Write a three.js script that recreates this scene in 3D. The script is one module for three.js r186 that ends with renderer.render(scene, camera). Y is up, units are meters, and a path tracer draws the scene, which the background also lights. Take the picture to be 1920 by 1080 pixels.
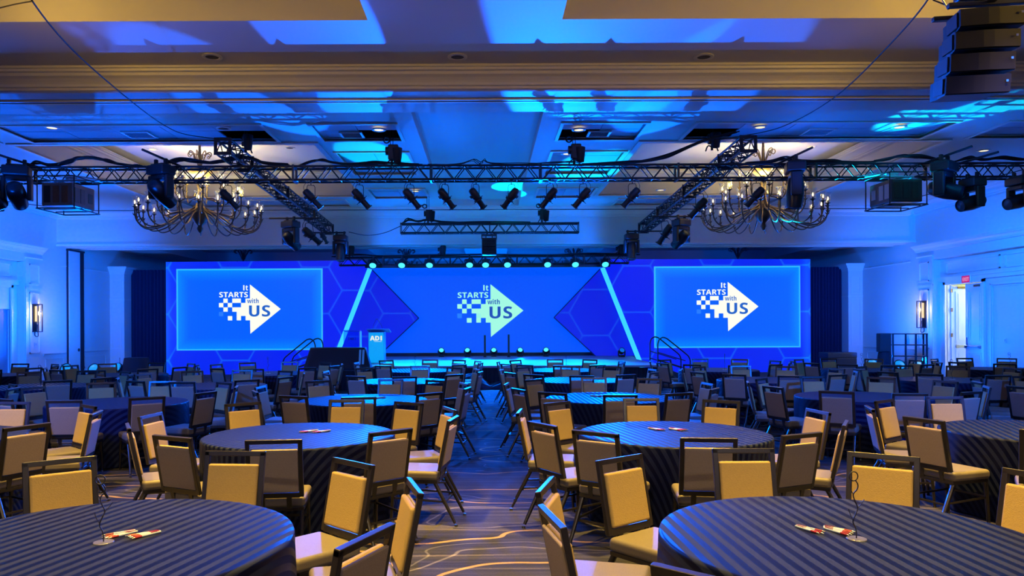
import * as THREE from 'three';
import { RoundedBoxGeometry } from 'three/addons/geometries/RoundedBoxGeometry.js';
import { mergeGeometries } from 'three/addons/utils/BufferGeometryUtils.js';
import { ImprovedNoise } from 'three/addons/math/ImprovedNoise.js';

// ---------------------------------------------------------------- camera, light, exposure
const EYE = 1.79, F = 1400;                        // eye height; focal length in pixels of a 1920 x 1080 frame
const scene = new THREE.Scene();
scene.background = new THREE.Color(0, 0, 0);
const camera = new THREE.PerspectiveCamera(2 * Math.atan(540 / F) * 180 / Math.PI, 1920 / 1080, 0.05, 120);
camera.position.set(0, EYE, 0);
camera.rotation.z = -0.0045;
camera.setViewOffset(1920, 1080, 48, -72, 1920, 1080);
scene.add(camera);
const renderer = new THREE.WebGLRenderer({ antialias: true });
renderer.toneMapping = THREE.LinearToneMapping;
renderer.toneMappingExposure = 1.0;
renderer.shadowMap.enabled = true;

const BLUE = new THREE.Color(0.0, 0.1, 1.0), CYAN = new THREE.Color(0.0, 0.5, 1.0), WARM = new THREE.Color(1.0, 0.6, 0.09);
function spot(color, power, [x, y, d], [tx, ty, td], angle, blend = 0.25, soft = 4) {   // d, td: metres in front of the camera
  const s = new THREE.SpotLight(color, power, 0, angle * Math.PI / 180, blend, 2);
  s.position.set(x, y, -d); s.target.position.set(tx, ty, -td); s.castShadow = true; s.shadow.radius = soft;
  scene.add(s, s.target);
  return s;
}
function point(color, power, [x, y, d], soft = 4) {
  const p = new THREE.PointLight(color, power, 0, 2);
  p.position.set(x, y, -d); p.castShadow = true; p.shadow.radius = soft;
  scene.add(p);
  return p;
}
const POWER = { floor: 95, wash: 850, up: 120, lift: 9, side: 380, far: 60, front: 270, beam: 5200, disc: 1500, par: 400, chandelier: 2, tray: 70, house: 36, down: 330, fill: 100, cool: 560, sconce: 3, corridor: 14 };

// ---------------------------------------------------------------- helpers
let seed = 12345;
const rnd = () => { seed = (seed * 1664525 + 1013904223) >>> 0; return seed / 4294967296; };
const jit = (a) => (rnd() * 2 - 1) * a;
const noise = new ImprovedNoise();
const V = (x, y, z) => new THREE.Vector3(x, y, z);
const R = Math.PI / 180;
const taken = {};
function numbered(n) { taken[n] = (taken[n] ?? -1) + 1; return taken[n] ? n + '_' + String(taken[n]).padStart(3, '0') : n; }
function mat(c, roughness = 0.6, extra = {}) { const m = new THREE.MeshPhysicalMaterial({ roughness, ...extra }); Array.isArray(c) ? m.color.setRGB(...c) : m.color.set(c); return m; }
function glow(c, k, extra = {}) { const m = mat([0.02, 0.02, 0.02], 0.4, extra); m.emissive.setRGB(...c); m.emissiveIntensity = k; return m; }

function plain(g) {
  const q = g.index ? g.toNonIndexed() : g;
  for (const k of Object.keys(q.attributes)) if (!['position', 'normal', 'uv'].includes(k)) q.deleteAttribute(k);
  if (!q.attributes.uv) q.setAttribute('uv', new THREE.BufferAttribute(new Float32Array(q.attributes.position.count * 2), 2));
  q.groups = [];
  return q;
}
const join = (list) => list.length === 1 ? list[0] : mergeGeometries(list.map(plain), false);
function xf(g, m) {                                    // apply a matrix; a mirrored one turns the faces round again
  g.applyMatrix4(m);
  if (m.determinant() < 0) { if (g.index) g = g.toNonIndexed(); for (const k of Object.keys(g.attributes)) { const a = g.attributes[k], n = a.itemSize, t = a.array; for (let i = 0; i < a.count; i += 3) for (let c = 0; c < n; c++) { const q = t[(i + 1) * n + c]; t[(i + 1) * n + c] = t[(i + 2) * n + c]; t[(i + 2) * n + c] = q; } } }
  return g;
}
const flipZ = (g) => xf(g, new THREE.Matrix4().makeScale(1, 1, -1));
function at(g, x = 0, y = 0, z = 0, rx = 0, ry = 0, rz = 0) { const m = new THREE.Matrix4().makeRotationFromEuler(new THREE.Euler(rx, ry, rz)).setPosition(x, y, z); return g.applyMatrix4(m); }
function box(w, h, d, x = 0, y = 0, z = 0, r = 0, seg = 1) { return (r ? new RoundedBoxGeometry(w, h, d, seg, r) : new THREE.BoxGeometry(w, h, d)).translate(x, y, z); }
function span(x0, x1, y0, y1, d0, d1) { return box(x1 - x0, y1 - y0, Math.abs(d1 - d0), (x0 + x1) / 2, (y0 + y1) / 2, -(d0 + d1) / 2); }   // by its limits, d = metres in front of the camera
function orient(g, p, q) { const dir = q.clone().sub(p), m = new THREE.Matrix4().makeRotationFromQuaternion(new THREE.Quaternion().setFromUnitVectors(V(0, 1, 0), dir.clone().normalize())); return g.applyMatrix4(m.setPosition(p.clone().add(q).multiplyScalar(0.5))); }
function rod(p, q, r, seg = 8, r2 = r) { return orient(new THREE.CylinderGeometry(r2, r, p.distanceTo(q), seg), p, q); }
function bar(p, q, w, d) { return orient(new THREE.BoxGeometry(w, p.distanceTo(q), d), p, q); }
function tube(pts, r, n = 24, seg = 6, closed = false) { return new THREE.TubeGeometry(new THREE.CatmullRomCurve3(pts, closed), n, r, seg, closed); }
function path(pts, r, seg = 6) { const c = new THREE.CurvePath(); for (let i = 1; i < pts.length; i++) c.add(new THREE.LineCurve3(pts[i - 1], pts[i])); return join(pts.slice(1).map((p, i) => rod(pts[i], p, r, seg)).concat(pts.slice(1, -1).map((p) => new THREE.SphereGeometry(r, seg, 4).translate(p.x, p.y, p.z)))); }
function lathe(profile, seg = 20) { return new THREE.LatheGeometry(profile.map(([r, y]) => new THREE.Vector2(Math.max(r, 1e-4), y)), seg); }
function poly(pts, depth, holes = []) {
  const s = new THREE.Shape(pts.map(([x, y]) => new THREE.Vector2(x, y)));
  for (const h of holes) s.holes.push(new THREE.Path(h.map(([x, y]) => new THREE.Vector2(x, y))));
  return new THREE.ExtrudeGeometry(s, { depth, bevelEnabled: false });
}
const rect = (x0, y0, x1, y1) => [[x0, y0], [x1, y0], [x1, y1], [x0, y1]];
function frameGeo(w, h, t, d) { return join([box(w, t, d, 0, h / 2 - t / 2), box(w, t, d, 0, -h / 2 + t / 2), box(t, h - 2 * t, d, -w / 2 + t / 2), box(t, h - 2 * t, d, w / 2 - t / 2)]); }

function mesh(name, geo, m, parent = scene) {
  const o = new THREE.Mesh(Array.isArray(geo) ? join(geo) : geo, m);
  o.name = numbered(name); o.castShadow = o.receiveShadow = true; parent.add(o);
  return o;
}
function tag(o, label, category, group) { o.userData.label = label; o.userData.category = category; if (group) o.userData.group = group; return o; }
function thing(name, label, category, [x, y, z] = [0, 0, 0], turn = 0, group) {
  const o = new THREE.Group(); o.name = numbered(name); o.position.set(x, y, z); o.rotation.y = turn; scene.add(o);
  return tag(o, label, category, group);
}
function struct(name, geo, m, parent) { const o = mesh(name, geo, m, parent); if (!parent) o.userData.kind = 'structure'; return o; }
function copyOf(root, label, [x, y, z], turn = 0) {
  const c = root.clone(); c.name = numbered(root.name.replace(/_\d{3}$/, '')); c.position.set(x, y, z); c.rotation.set(0, turn, 0); scene.add(c);
  c.userData = { ...root.userData, label };
  return c;
}
// picture column and row of a point (used to leave out what falls outside the view)
const inView = (x, d, y0, y1, pad) => { const px = 912 + x * F / d; return d > 0.6 && px > -pad && px < 1920 + pad && 612 - (y1 - EYE) * F / d < 1080 && 612 - (y0 - EYE) * F / d > 0; };

function dataTex(w, h, fn, srgb = true, repeat = THREE.RepeatWrapping) {
  const a = new Uint8Array(w * h * 4);
  for (let j = 0; j < h; j++) for (let i = 0; i < w; i++) { const c = fn(i / w, j / h, i, j), k = (j * w + i) * 4; for (let n = 0; n < 3; n++) a[k + n] = Math.max(0, Math.min(255, c[n])); a[k + 3] = 255; }
  const t = new THREE.DataTexture(a, w, h); t.wrapS = t.wrapT = repeat; t.magFilter = THREE.LinearFilter; t.minFilter = THREE.LinearMipmapLinearFilter; t.generateMipmaps = true;
  if (srgb) t.colorSpace = THREE.SRGBColorSpace; t.needsUpdate = true;
  return t;
}
function canvasTex(w, h, draw) {
  const c = document.createElement('canvas'); c.width = w; c.height = h; draw(c.getContext('2d'), w, h);
  const t = new THREE.CanvasTexture(c); t.colorSpace = THREE.SRGBColorSpace; t.magFilter = THREE.LinearFilter; t.anisotropy = 8;
  return t;
}
// ---------------------------------------------------------------- materials of the room
const fine = dataTex(256, 256, (u, v, i, j) => { const n = 128 + 60 * noise.noise(u * 64, v * 64, 1.5) + (rnd() - 0.5) * 50; return [n, n, n]; }, false);
const M = {
  paint: mat([0.62, 0.58, 0.46], 0.6, { bumpMap: fine, bumpScale: 0.0006 }),
  trim: mat([0.66, 0.62, 0.5], 0.42),
  tile: mat([0.5, 0.5, 0.49], 0.9, { bumpMap: fine, bumpScale: 0.002 }),
  tileDull: mat([0.46, 0.46, 0.46], 0.9, { bumpMap: fine, bumpScale: 0.002 }),
  dark: mat([0.008, 0.008, 0.01], 0.8),
  black: mat([0.012, 0.012, 0.014], 0.45),
  blackGloss: mat([0.015, 0.015, 0.018], 0.3),
  truss: mat([0.012, 0.012, 0.014], 0.36, { metalness: 0.3 }),
  steel: mat([0.45, 0.45, 0.46], 0.3, { metalness: 0.9 }),
  cable: mat([0.006, 0.006, 0.007], 0.7),
  glass: mat([0.95, 0.97, 1], 0.05, { transmission: 1, thickness: 0, ior: 1.45 }),
  brass: mat([0.3, 0.2, 0.1], 0.35, { metalness: 0.85 }),
  flame: glow([1, 0.72, 0.32], 5),
  drape: mat([0.004, 0.006, 0.03], 0.9, { sheen: 0.3 }),
  blackCloth: mat([0.006, 0.007, 0.012], 0.85, { sheen: 0.25 }),
};

// ---------------------------------------------------------------- floor
const carpet = dataTex(2048, 2048, (u, v, i, j) => {                      // 9 m x 9 m, mirrored
  const x = u * 9, z = v * 9;
  const row = noise.noise(x * 0.5, z * 55, 3.3) * 0.5 + noise.noise(x * 1.7, z * 120, 7.1) * 0.5;
  const big = noise.noise(x * 0.35, z * 0.6, 11.7);
  const streak = noise.noise(x * 0.35, z * 16, 31.3) * 0.8 + noise.noise(x * 0.8, z * 34, 17.1) * 0.7;
  let r = 29 + row * 26 + big * 8 + streak * 34, g = 30 + row * 24 + big * 7 + streak * 31, b = 38 + row * 20 + big * 7 + streak * 27;
  const f = (a, c) => noise.noise(a * 0.3 + 3.1, c * 0.75, 0.4) + 0.4 * noise.noise(a * 0.7, c * 1.6, 5.2) + 0.05 * noise.noise(a * 2.6, c * 4.2, 2.2);
  const h = f(x, z), gx = (f(x + 0.01, z) - h) / 0.01, gz = (f(x, z + 0.01) - h) / 0.01, gl = Math.hypot(gx, gz) + 0.12;
  const lines = [[-0.36, 0.02, 150, 118, 64], [-0.06, 0.013, 92, 90, 92], [0.05, 0.011, 80, 80, 84], [0.17, 0.022, 152, 122, 70], [0.34, 0.013, 94, 92, 96]];
  for (const [level, w, R0, G0, B0] of lines) {
    const d = Math.abs(h - level) / gl, wide = w * (0.65 + 0.7 * (0.5 + 0.5 * noise.noise(x * 0.9, z * 0.9, 9)));
    if (d < wide) { const k = Math.min(1, (wide - d) / 0.008); if (w > 0.015 && d > wide * 0.86) { r *= 0.5; g *= 0.5; b *= 0.5; continue; } r += (R0 + row * 20 - r) * k; g += (G0 + row * 20 - g) * k; b += (B0 + row * 16 - b) * k; }
  }
  const thread = Math.abs(noise.noise(x * 0.12, z * 3.1, 20.5)) < 0.014 ? 40 : 0;
  const n = (rnd() - 0.5) * 14;
  return [r + n + thread, g + n + thread * 0.9, b + n + thread * 0.7];
}, true, THREE.MirroredRepeatWrapping);
carpet.repeat.set(1 / 9, 1 / 9);
{
  const g = box(31, 0.2, 48, 0, -0.1, -15), p = g.attributes.position, uv = g.attributes.uv;
  for (let i = 0; i < p.count; i++) uv.setXY(i, p.getX(i) + 5.2, p.getZ(i) + 46.5);
  struct('floor', g, mat([1, 1, 1], 0.92, { map: carpet, bumpMap: fine, bumpScale: 0.003, sheen: 0.2 }));
}

// ---------------------------------------------------------------- ceiling with trays and tiled strips, d = metres in front of the camera
const HC = 6.0;
const trays = [[-13.2, -1.61, 3.2, 10.25, 0.55], [1.06, 13.2, 3.2, 10.25, 0.55], [-10.8, -3.93, 17.1, 24, 0.9], [3.6, 10.5, 17.1, 24, 0.9], [-1.46, 1.14, 14.4, 26, 0.22]];
const strips = [[-10.2, -4.7, 15.5, 16.85], [-3.63, -1.89, 15.5, 16.85], [1.63, 3.35, 15.5, 16.85], [4.43, 9.8, 15.5, 16.85], [10.9, 14.4, 15.5, 16.85], [-14.5, -11.0, 15.5, 16.85],
  [-3.6, -1.9, 18.0, 20.6], [1.63, 3.35, 18.0, 20.6], [-3.6, -1.9, 22.7, 24.4], [1.63, 3.35, 22.7, 24.4], [-10.2, -4.7, 24.7, 26.0], [4.43, 9.8, 24.7, 26.0]];
function slab(x0, x1, d0, d1, y, holes) {             // a 5 cm ceiling board with rectangular openings
  return poly(rect(x0, d0, x1, d1), 0.05, holes.map(([a, b, c, d]) => rect(a, c, b, d).reverse())).applyMatrix4(new THREE.Matrix4().makeRotationX(-Math.PI / 2)).translate(0, y, 0);
}
{
  const g = [slab(-15.6, 15.6, -8.4, 28.1, HC, [...trays, ...strips])];
  for (const [x0, x1, d0, d1, h] of trays) g.push(span(x0 - 0.1, x0, HC + 0.05, HC + h, d0, d1), span(x1, x1 + 0.1, HC + 0.05, HC + h, d0, d1), span(x0 - 0.1, x1 + 0.1, HC + 0.05, HC + h, d0 - 0.1, d0), span(x0 - 0.1, x1 + 0.1, HC + 0.05, HC + h, d1, d1 + 0.1), span(x0 - 0.1, x1 + 0.1, HC + h, HC + h + 0.1, d0 - 0.1, d1 + 0.1));
  g.push(slab(-15.6, 15.6, 28.1, 38.2, 5.0, [[-13.6, -5.6, 29.6, 36.4], [-4.9, -0.9, 29.4, 36.4], [0.9, 4.9, 29.4, 36.4], [5.6, 13.6, 29.6, 36.4]]), span(-15.6, 15.6, 5.45, 5.6, 28.1, 38.2));
  for (const [a, b, c, d] of [[-13.6, -5.6, 29.6, 36.4], [-4.9, -0.9, 29.4, 36.4], [0.9, 4.9, 29.4, 36.4], [5.6, 13.6, 29.6, 36.4]]) g.push(span(a - 0.1, a, 5.05, 5.45, c, d), span(b, b + 0.1, 5.05, 5.45, c, d), span(a, b, 5.05, 5.45, d, d + 0.1));
  const c = struct('ceiling', g, M.paint);
  // lay-in tiles: one board per cell, with a rigging opening left out here and there
  const tileGeo = {};
  for (const [n, [x0, x1, d0, d1]] of strips.entries()) {
    const cols = Math.max(2, Math.round((x1 - x0) / 1.1)), rows = Math.max(2, Math.round((d1 - d0) / 0.68)), w = (x1 - x0) / cols, h = (d1 - d0) / rows;
    for (let i = 0; i < cols; i++) for (let j = 0; j < rows; j++) {
      if ((n === 1 && i === cols - 1 && j === 1) || (n === 2 && i === 0 && j === 1) || (n === 0 && i === cols - 1 && j === 1) || (n === 3 && i === 0 && j === 1)) continue;
      const k = w.toFixed(3) + h.toFixed(3), tg = tileGeo[k] ??= box(w - 0.014, 0.03, h - 0.014);
      const t = mesh('ceiling_tile', tg, rnd() < 0.7 ? M.tile : M.tileDull, c);
      t.position.set(x0 + w * (i + 0.5), HC + 0.065 + jit(0.004), -(d0 + h * (j + 0.5)));
    }
  }
  mesh('plenum_cover', strips.map(([x0, x1, d0, d1]) => span(x0 - 0.2, x1 + 0.2, HC + 0.5, HC + 0.55, d0 - 0.2, d1 + 0.2)).concat(strips.map(([x0, x1, d0, d1]) => join([span(x0 - 0.2, x0 - 0.15, HC + 0.05, HC + 0.5, d0, d1), span(x1 + 0.15, x1 + 0.2, HC + 0.05, HC + 0.5, d0, d1), span(x0 - 0.2, x1 + 0.2, HC + 0.05, HC + 0.5, d1 + 0.15, d1 + 0.2), span(x0 - 0.2, x1 + 0.2, HC + 0.05, HC + 0.5, d0 - 0.2, d0 - 0.15)]))), M.dark, c);
}
// crown mouldings are one profile swept along a run; the profile is (out from the wall, down from the top)
const CROWN = [[0, 0], [0.34, 0], [0.34, -0.035], [0.31, -0.04], [0.3, -0.075], [0.26, -0.09], [0.245, -0.13], [0.19, -0.16], [0.15, -0.2], [0.13, -0.23], [0.12, -0.27], [0.085, -0.28], [0.08, -0.315], [0.04, -0.33], [0, -0.34]];
const SMALL = [[0, 0], [0.1, 0], [0.1, -0.03], [0.075, -0.04], [0.05, -0.08], [0.03, -0.1], [0.02, -0.16], [0, -0.16]];
function sweep(profile, from, to, out, k = 1) {      // from, to: [x, y, d]; out: unit [x, d] pointing off the wall
  const A = V(from[0], from[1], -from[2]), B = V(to[0], to[1], -to[2]), O = V(out[0], 0, -out[1]), L = A.distanceTo(B), dir = B.clone().sub(A).normalize();
  const g = poly(profile.map(([a, b]) => [a * k, b * k]), L), m = new THREE.Matrix4().makeBasis(O, V(0, 1, 0), dir);
  if (O.clone().cross(V(0, 1, 0)).dot(dir) < 0) { m.makeBasis(O, V(0, 1, 0), dir.clone().negate()).setPosition(B); } else m.setPosition(A);
  return g.applyMatrix4(m);
}
// the header beam that divides off the near section, and the deeper one above the stage
struct('beam_near', [span(-15.4, 15.4, 5.69, 6.0, 12.3, 13.58)], M.paint);
struct('trim_1', [sweep(CROWN, [-15.3, 6.0, 12.3], [15.3, 6.0, 12.3], [0, -1])], M.trim);
struct('trim_2', [span(-15.3, 15.3, 5.675, 5.69, 12.28, 12.32), span(-15.3, 15.3, 5.665, 5.69, 12.78, 12.82), span(-15.3, 15.3, 5.665, 5.69, 12.9, 12.94)], M.trim);
struct('trim_3', [span(-15.3, 15.3, 5.672, 5.69, 12.82, 12.9)], M.dark);
struct('beam_far', [span(-15.4, 15.4, 4.75, 6.0, 26.6, 28.1)], M.paint);
struct('trim_4', [sweep(CROWN, [-15.3, 6.0, 26.6], [15.3, 6.0, 26.6], [0, -1])], M.trim);
struct('trim_5', [span(-15.3, 15.3, 4.71, 4.78, 26.56, 26.62), span(-15.3, 15.3, 4.71, 4.755, 27.2, 27.25), span(-15.3, 15.3, 4.71, 4.755, 27.4, 27.45), span(-15.3, 15.3, 4.72, 4.755, 28.04, 28.1)], M.trim);
// moulding round the coffers
{
  const g = [];
  for (const [x0, x1, d0, d1] of trays.slice(2, 4)) {
    g.push(sweep(CROWN, [x0, HC + 0.75, d0], [x0, HC + 0.75, d1], [1, 0], 0.9), sweep(CROWN, [x1, HC + 0.75, d0], [x1, HC + 0.75, d1], [-1, 0], 0.9), sweep(CROWN, [x0, HC + 0.75, d1], [x1, HC + 0.75, d1], [0, -1], 0.9));
    g.push(span(x0 - 0.12, x0, HC - 0.03, HC + 0.02, d0 - 0.12, d1 + 0.12), span(x1, x1 + 0.12, HC - 0.03, HC + 0.02, d0 - 0.12, d1 + 0.12), span(x0, x1, HC - 0.03, HC + 0.02, d1, d1 + 0.12), span(x0, x1, HC - 0.03, HC + 0.02, d0 - 0.12, d0));
  }
  struct('trim_6', g, M.trim);
  const s = [];
  for (const [x0, x1, d0, d1] of strips) s.push(span(x0 - 0.07, x0, HC - 0.025, HC + 0.03, d0 - 0.07, d1 + 0.07), span(x1, x1 + 0.07, HC - 0.025, HC + 0.03, d0 - 0.07, d1 + 0.07), span(x0, x1, HC - 0.025, HC + 0.03, d0 - 0.07, d0), span(x0, x1, HC - 0.025, HC + 0.03, d1, d1 + 0.07));
  struct('trim_7', s, M.trim);
}

// ---------------------------------------------------------------- walls
const XW = 15.3;
function sideWall(name, s, bay0, bay1) {             // s = -1 or 1; bay: the recessed part with the doors
  const hole = rect(bay0, -0.02, bay1, 4.02);
  const g = poly([[-8.4, 0], [bay0, 0], [bay0, 4.02], [bay1, 4.02], [bay1, 0], [38.2, 0], [38.2, 6.0], [-8.4, 6.0]], 0.24);
  return xf(g, new THREE.Matrix4().makeBasis(V(0, 0, -1), V(0, 1, 0), V(s, 0, 0)).setPosition(s * XW, 0, 0));
}
const BAYR = [15.0, 25.55], BAYL = [15.0, 24.75], DOOR_H = 3.12, DR = [23.35, 25.2], DL = [21.6, 24.35];
function bayWall(s, bay, door) {
  const g = poly([[bay[0] - 0.3, 0], [door[0], 0], [door[0], DOOR_H], [door[1], DOOR_H], [door[1], 0], [bay[1] + 0.3, 0], [bay[1] + 0.3, 4.3], [bay[0] - 0.3, 4.3]], 0.18);
  return xf(g, new THREE.Matrix4().makeBasis(V(0, 0, -1), V(0, 1, 0), V(s, 0, 0)).setPosition(s * (XW + 0.24), 0, 0));
}
struct('wall_left', [sideWall('l', -1, ...BAYL), bayWall(-1, BAYL, DL)], M.paint);
struct('wall_right', [sideWall('r', 1, ...BAYR), bayWall(1, BAYR, DR)], M.paint);
struct('wall_back', [span(-15.6, 15.6, 0, 6, 38.0, 38.25)], M.paint);
struct('wall_front', [span(-15.6, 15.6, 0, 6, -8.45, -8.2)], M.paint);
// mouldings of one side wall: crown at the ceiling, cornice above the doors, chair rail, wainscot and framed panels
function panelFrame(s, x, d0, d1, y0, y1, t = 0.05) { return join([span(-t / 2, t / 2, y0, y0 + t, d0, d1), span(-t / 2, t / 2, y1 - t, y1, d0, d1), span(-t / 2, t / 2, y0, y1, d0, d0 + t), span(-t / 2, t / 2, y0, y1, d1 - t, d1)].map((g) => g.translate(s * x, 0, 0))); }
for (const [s, bay, door, i] of [[-1, BAYL, DL, 8], [1, BAYR, DR, 9]]) {
  const out = [-s, 0], b = bay[1];
  const g = [sweep(CROWN, [s * XW, 6, 13.58], [s * XW, 6, 26.6], out, 1.0), sweep(CROWN, [s * XW, 6, -8], [s * XW, 6, 12.3], out, 1.0),
    sweep(CROWN, [s * XW, 4.56, -8], [s * XW, 4.56, b + 0.95], out, 0.75), sweep(SMALL, [s * XW, 4.18, b - 0.02], [s * XW, 4.18, b + 0.95], out, 0.6),
    sweep(SMALL, [s * XW, 0.92, b + 1.0], [s * XW, 0.92, 27.1], out, 0.6), sweep(SMALL, [s * XW, 0.92, 28.25], [s * XW, 0.92, 30.2], out, 0.6),
    sweep(SMALL, [s * XW, 0.2, b + 1.0], [s * XW, 0.2, 27.1], out, 0.5), sweep(SMALL, [s * XW, 0.2, 28.25], [s * XW, 0.2, 30.2], out, 0.5),
    sweep(SMALL, [s * XW, 4.06, 26.9], [s * XW, 4.06, 30.2], out, 0.25),
    panelFrame(s, XW, b + 1.15, 27.0, 0.28, 0.74, 0.035), panelFrame(s, XW, 28.4, 30.0, 0.28, 0.74, 0.035)];
  struct('trim_' + i, g, M.trim);
  // pilaster that carries the sconce
  const pil = struct('pilaster', span(-0.03, 0.03, 0, 4.18, b + 0.02, b + 0.92).translate(s * XW, 0, 0), M.paint);
  mesh('panel', panelFrame(s, XW - 0.035, b + 0.2, b + 0.76, 3.28, 3.95, 0.04), M.trim, pil);
  mesh('panel', panelFrame(s, XW - 0.035, b + 0.2, b + 0.76, 0.95, 3.0, 0.04), M.trim, pil);
  mesh('band', span(-0.045, 0.045, 3.12, 3.18, b + 0.02, b + 0.92).translate(s * XW, 0, 0), M.trim, pil);
  // inside the bay: raised panels over the doors and the lintel
  const over = struct('trim_' + (i + 2), [span(-0.05, 0.05, 3.22, 3.34, bay[0], bay[1]), span(-0.09, 0.09, 3.34, 3.38, bay[0], bay[1])].map((q) => q.translate(s * (XW + 0.22), 0, 0)), M.trim);
  for (const [a, c] of [[b - 3.0, b - 0.35], [b - 5.9, b - 3.2], [b - 8.8, b - 6.1]]) mesh('panel', panelFrame(s, XW + 0.225, a, c, 3.48, 3.9, 0.045), M.trim, over);
  // door casing
  const x = XW + 0.22;
  struct('trim_' + (i + 4), [span(-0.04, 0.04, 0, DOOR_H + 0.09, door[1], door[1] + 0.11), span(-0.04, 0.04, 0, DOOR_H + 0.09, door[0] - 0.11, door[0]), span(-0.04, 0.04, DOOR_H, DOOR_H + 0.1, door[0] - 0.11, door[1] + 0.11)].map((q) => q.translate(s * x, 0, 0)), M.trim);
  // wide framed wall panel next to the doors
  const wp = struct('trim_' + (i + 6), panelFrame(s, XW + 0.23, bay[0] + 0.6, door[0] - 0.35, 0.35, 3.05, 0.06), M.trim);
  mesh('panel', panelFrame(s, XW + 0.23, bay[0] + 0.7, door[0] - 0.45, 0.45, 2.95, 0.025), M.trim, wp);
}
// square column with a flared capital at each side of the stage
for (const s of [-1, 1]) {
  const c = struct('column', span(-0.3, 0.3, 0, 4.1, 30.35, 31.0).translate(s * 15.02, 0, 0), M.paint);
  const cap = [];
  for (const [h, o, y] of [[0.06, 0.03, 3.98], [0.06, 0.05, 4.04], [0.07, 0.09, 4.1], [0.05, 0.14, 4.17], [0.06, 0.17, 4.22]]) cap.push(box(0.6 + 2 * o, h, 0.65 + 2 * o, s * 15.02, y + h / 2, -30.67));
  mesh('capital', cap, M.trim, c);
  const face = (d, y0, y1) => frameGeo(0.4, y1 - y0, 0.03, 0.03).translate(s * 15.02, (y0 + y1) / 2, -30.34);
  mesh('panel', face(0, 3.05, 3.75), M.trim, c); mesh('panel', face(0, 0.95, 2.85), M.trim, c);
  mesh('band', box(0.64, 0.05, 0.7, s * 15.02, 2.95, -30.67), M.trim, c);
}
// airwall pocket on one side: a flush white pocket door and the dark slot beside it
{
  const p = struct('door_3', span(-15.3, -15.22, 0, 4.62, 27.25, 27.98), M.paint);
  mesh('slot', span(-15.29, -15.2, 0, 4.66, 27.98, 28.22), M.dark, p);
  mesh('slot', span(-15.29, -15.24, 0, 4.62, 27.2, 27.25), M.dark, p);
  mesh('head_track', span(-15.3, -15.18, 4.62, 4.68, 27.2, 28.25), M.dark, p);
  mesh('pull', at(new THREE.CylinderGeometry(0.06, 0.06, 0.03, 16), -15.21, 0.98, -27.86, 0, 0, Math.PI / 2), M.black, p);
}
// corridor behind the open doors
struct('wall_corridor', [span(15.72, 18.6, -0.1, 0.0, 22.2, 27.6), span(15.72, 18.6, 3.4, 3.5, 22.2, 27.6), span(18.5, 18.6, 0, 3.4, 22.2, 27.6), span(15.72, 18.6, 0, 3.4, 27.5, 27.6), span(15.72, 18.6, 0, 3.4, 22.2, 22.3)], mat([0.7, 0.68, 0.6], 0.7));
point(new THREE.Color(0.85, 1, 0.35), POWER.corridor, [17.2, 3.0, 24.0], 8);  // lamp out of view, placed to light the open door leaf
{
  const c = thing('unseen_ceiling_light', 'unseen round corridor ceiling light behind the open double doors', 'light', [17.2, 3.4, -24.0]);
  mesh('housing', lathe([[0.16, 0], [0.17, -0.05], [0.15, -0.06]], 20), M.trim, c);
  mesh('lens', lathe([[0.14, -0.05], [0.1, -0.09], [0, -0.1]], 20), glow([1, 0.9, 0.4], 3), c);
}
struct('wall_behind_bay', [span(-16.1, -16.0, -0.1, 3.4, 20.8, 25.2), span(-16.1, -15.7, 3.3, 3.4, 20.8, 25.2), span(-16.1, -15.7, 0, 3.3, 25.1, 25.2), span(-16.1, -15.7, 0, 3.3, 20.8, 20.9)], M.paint);

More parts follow.
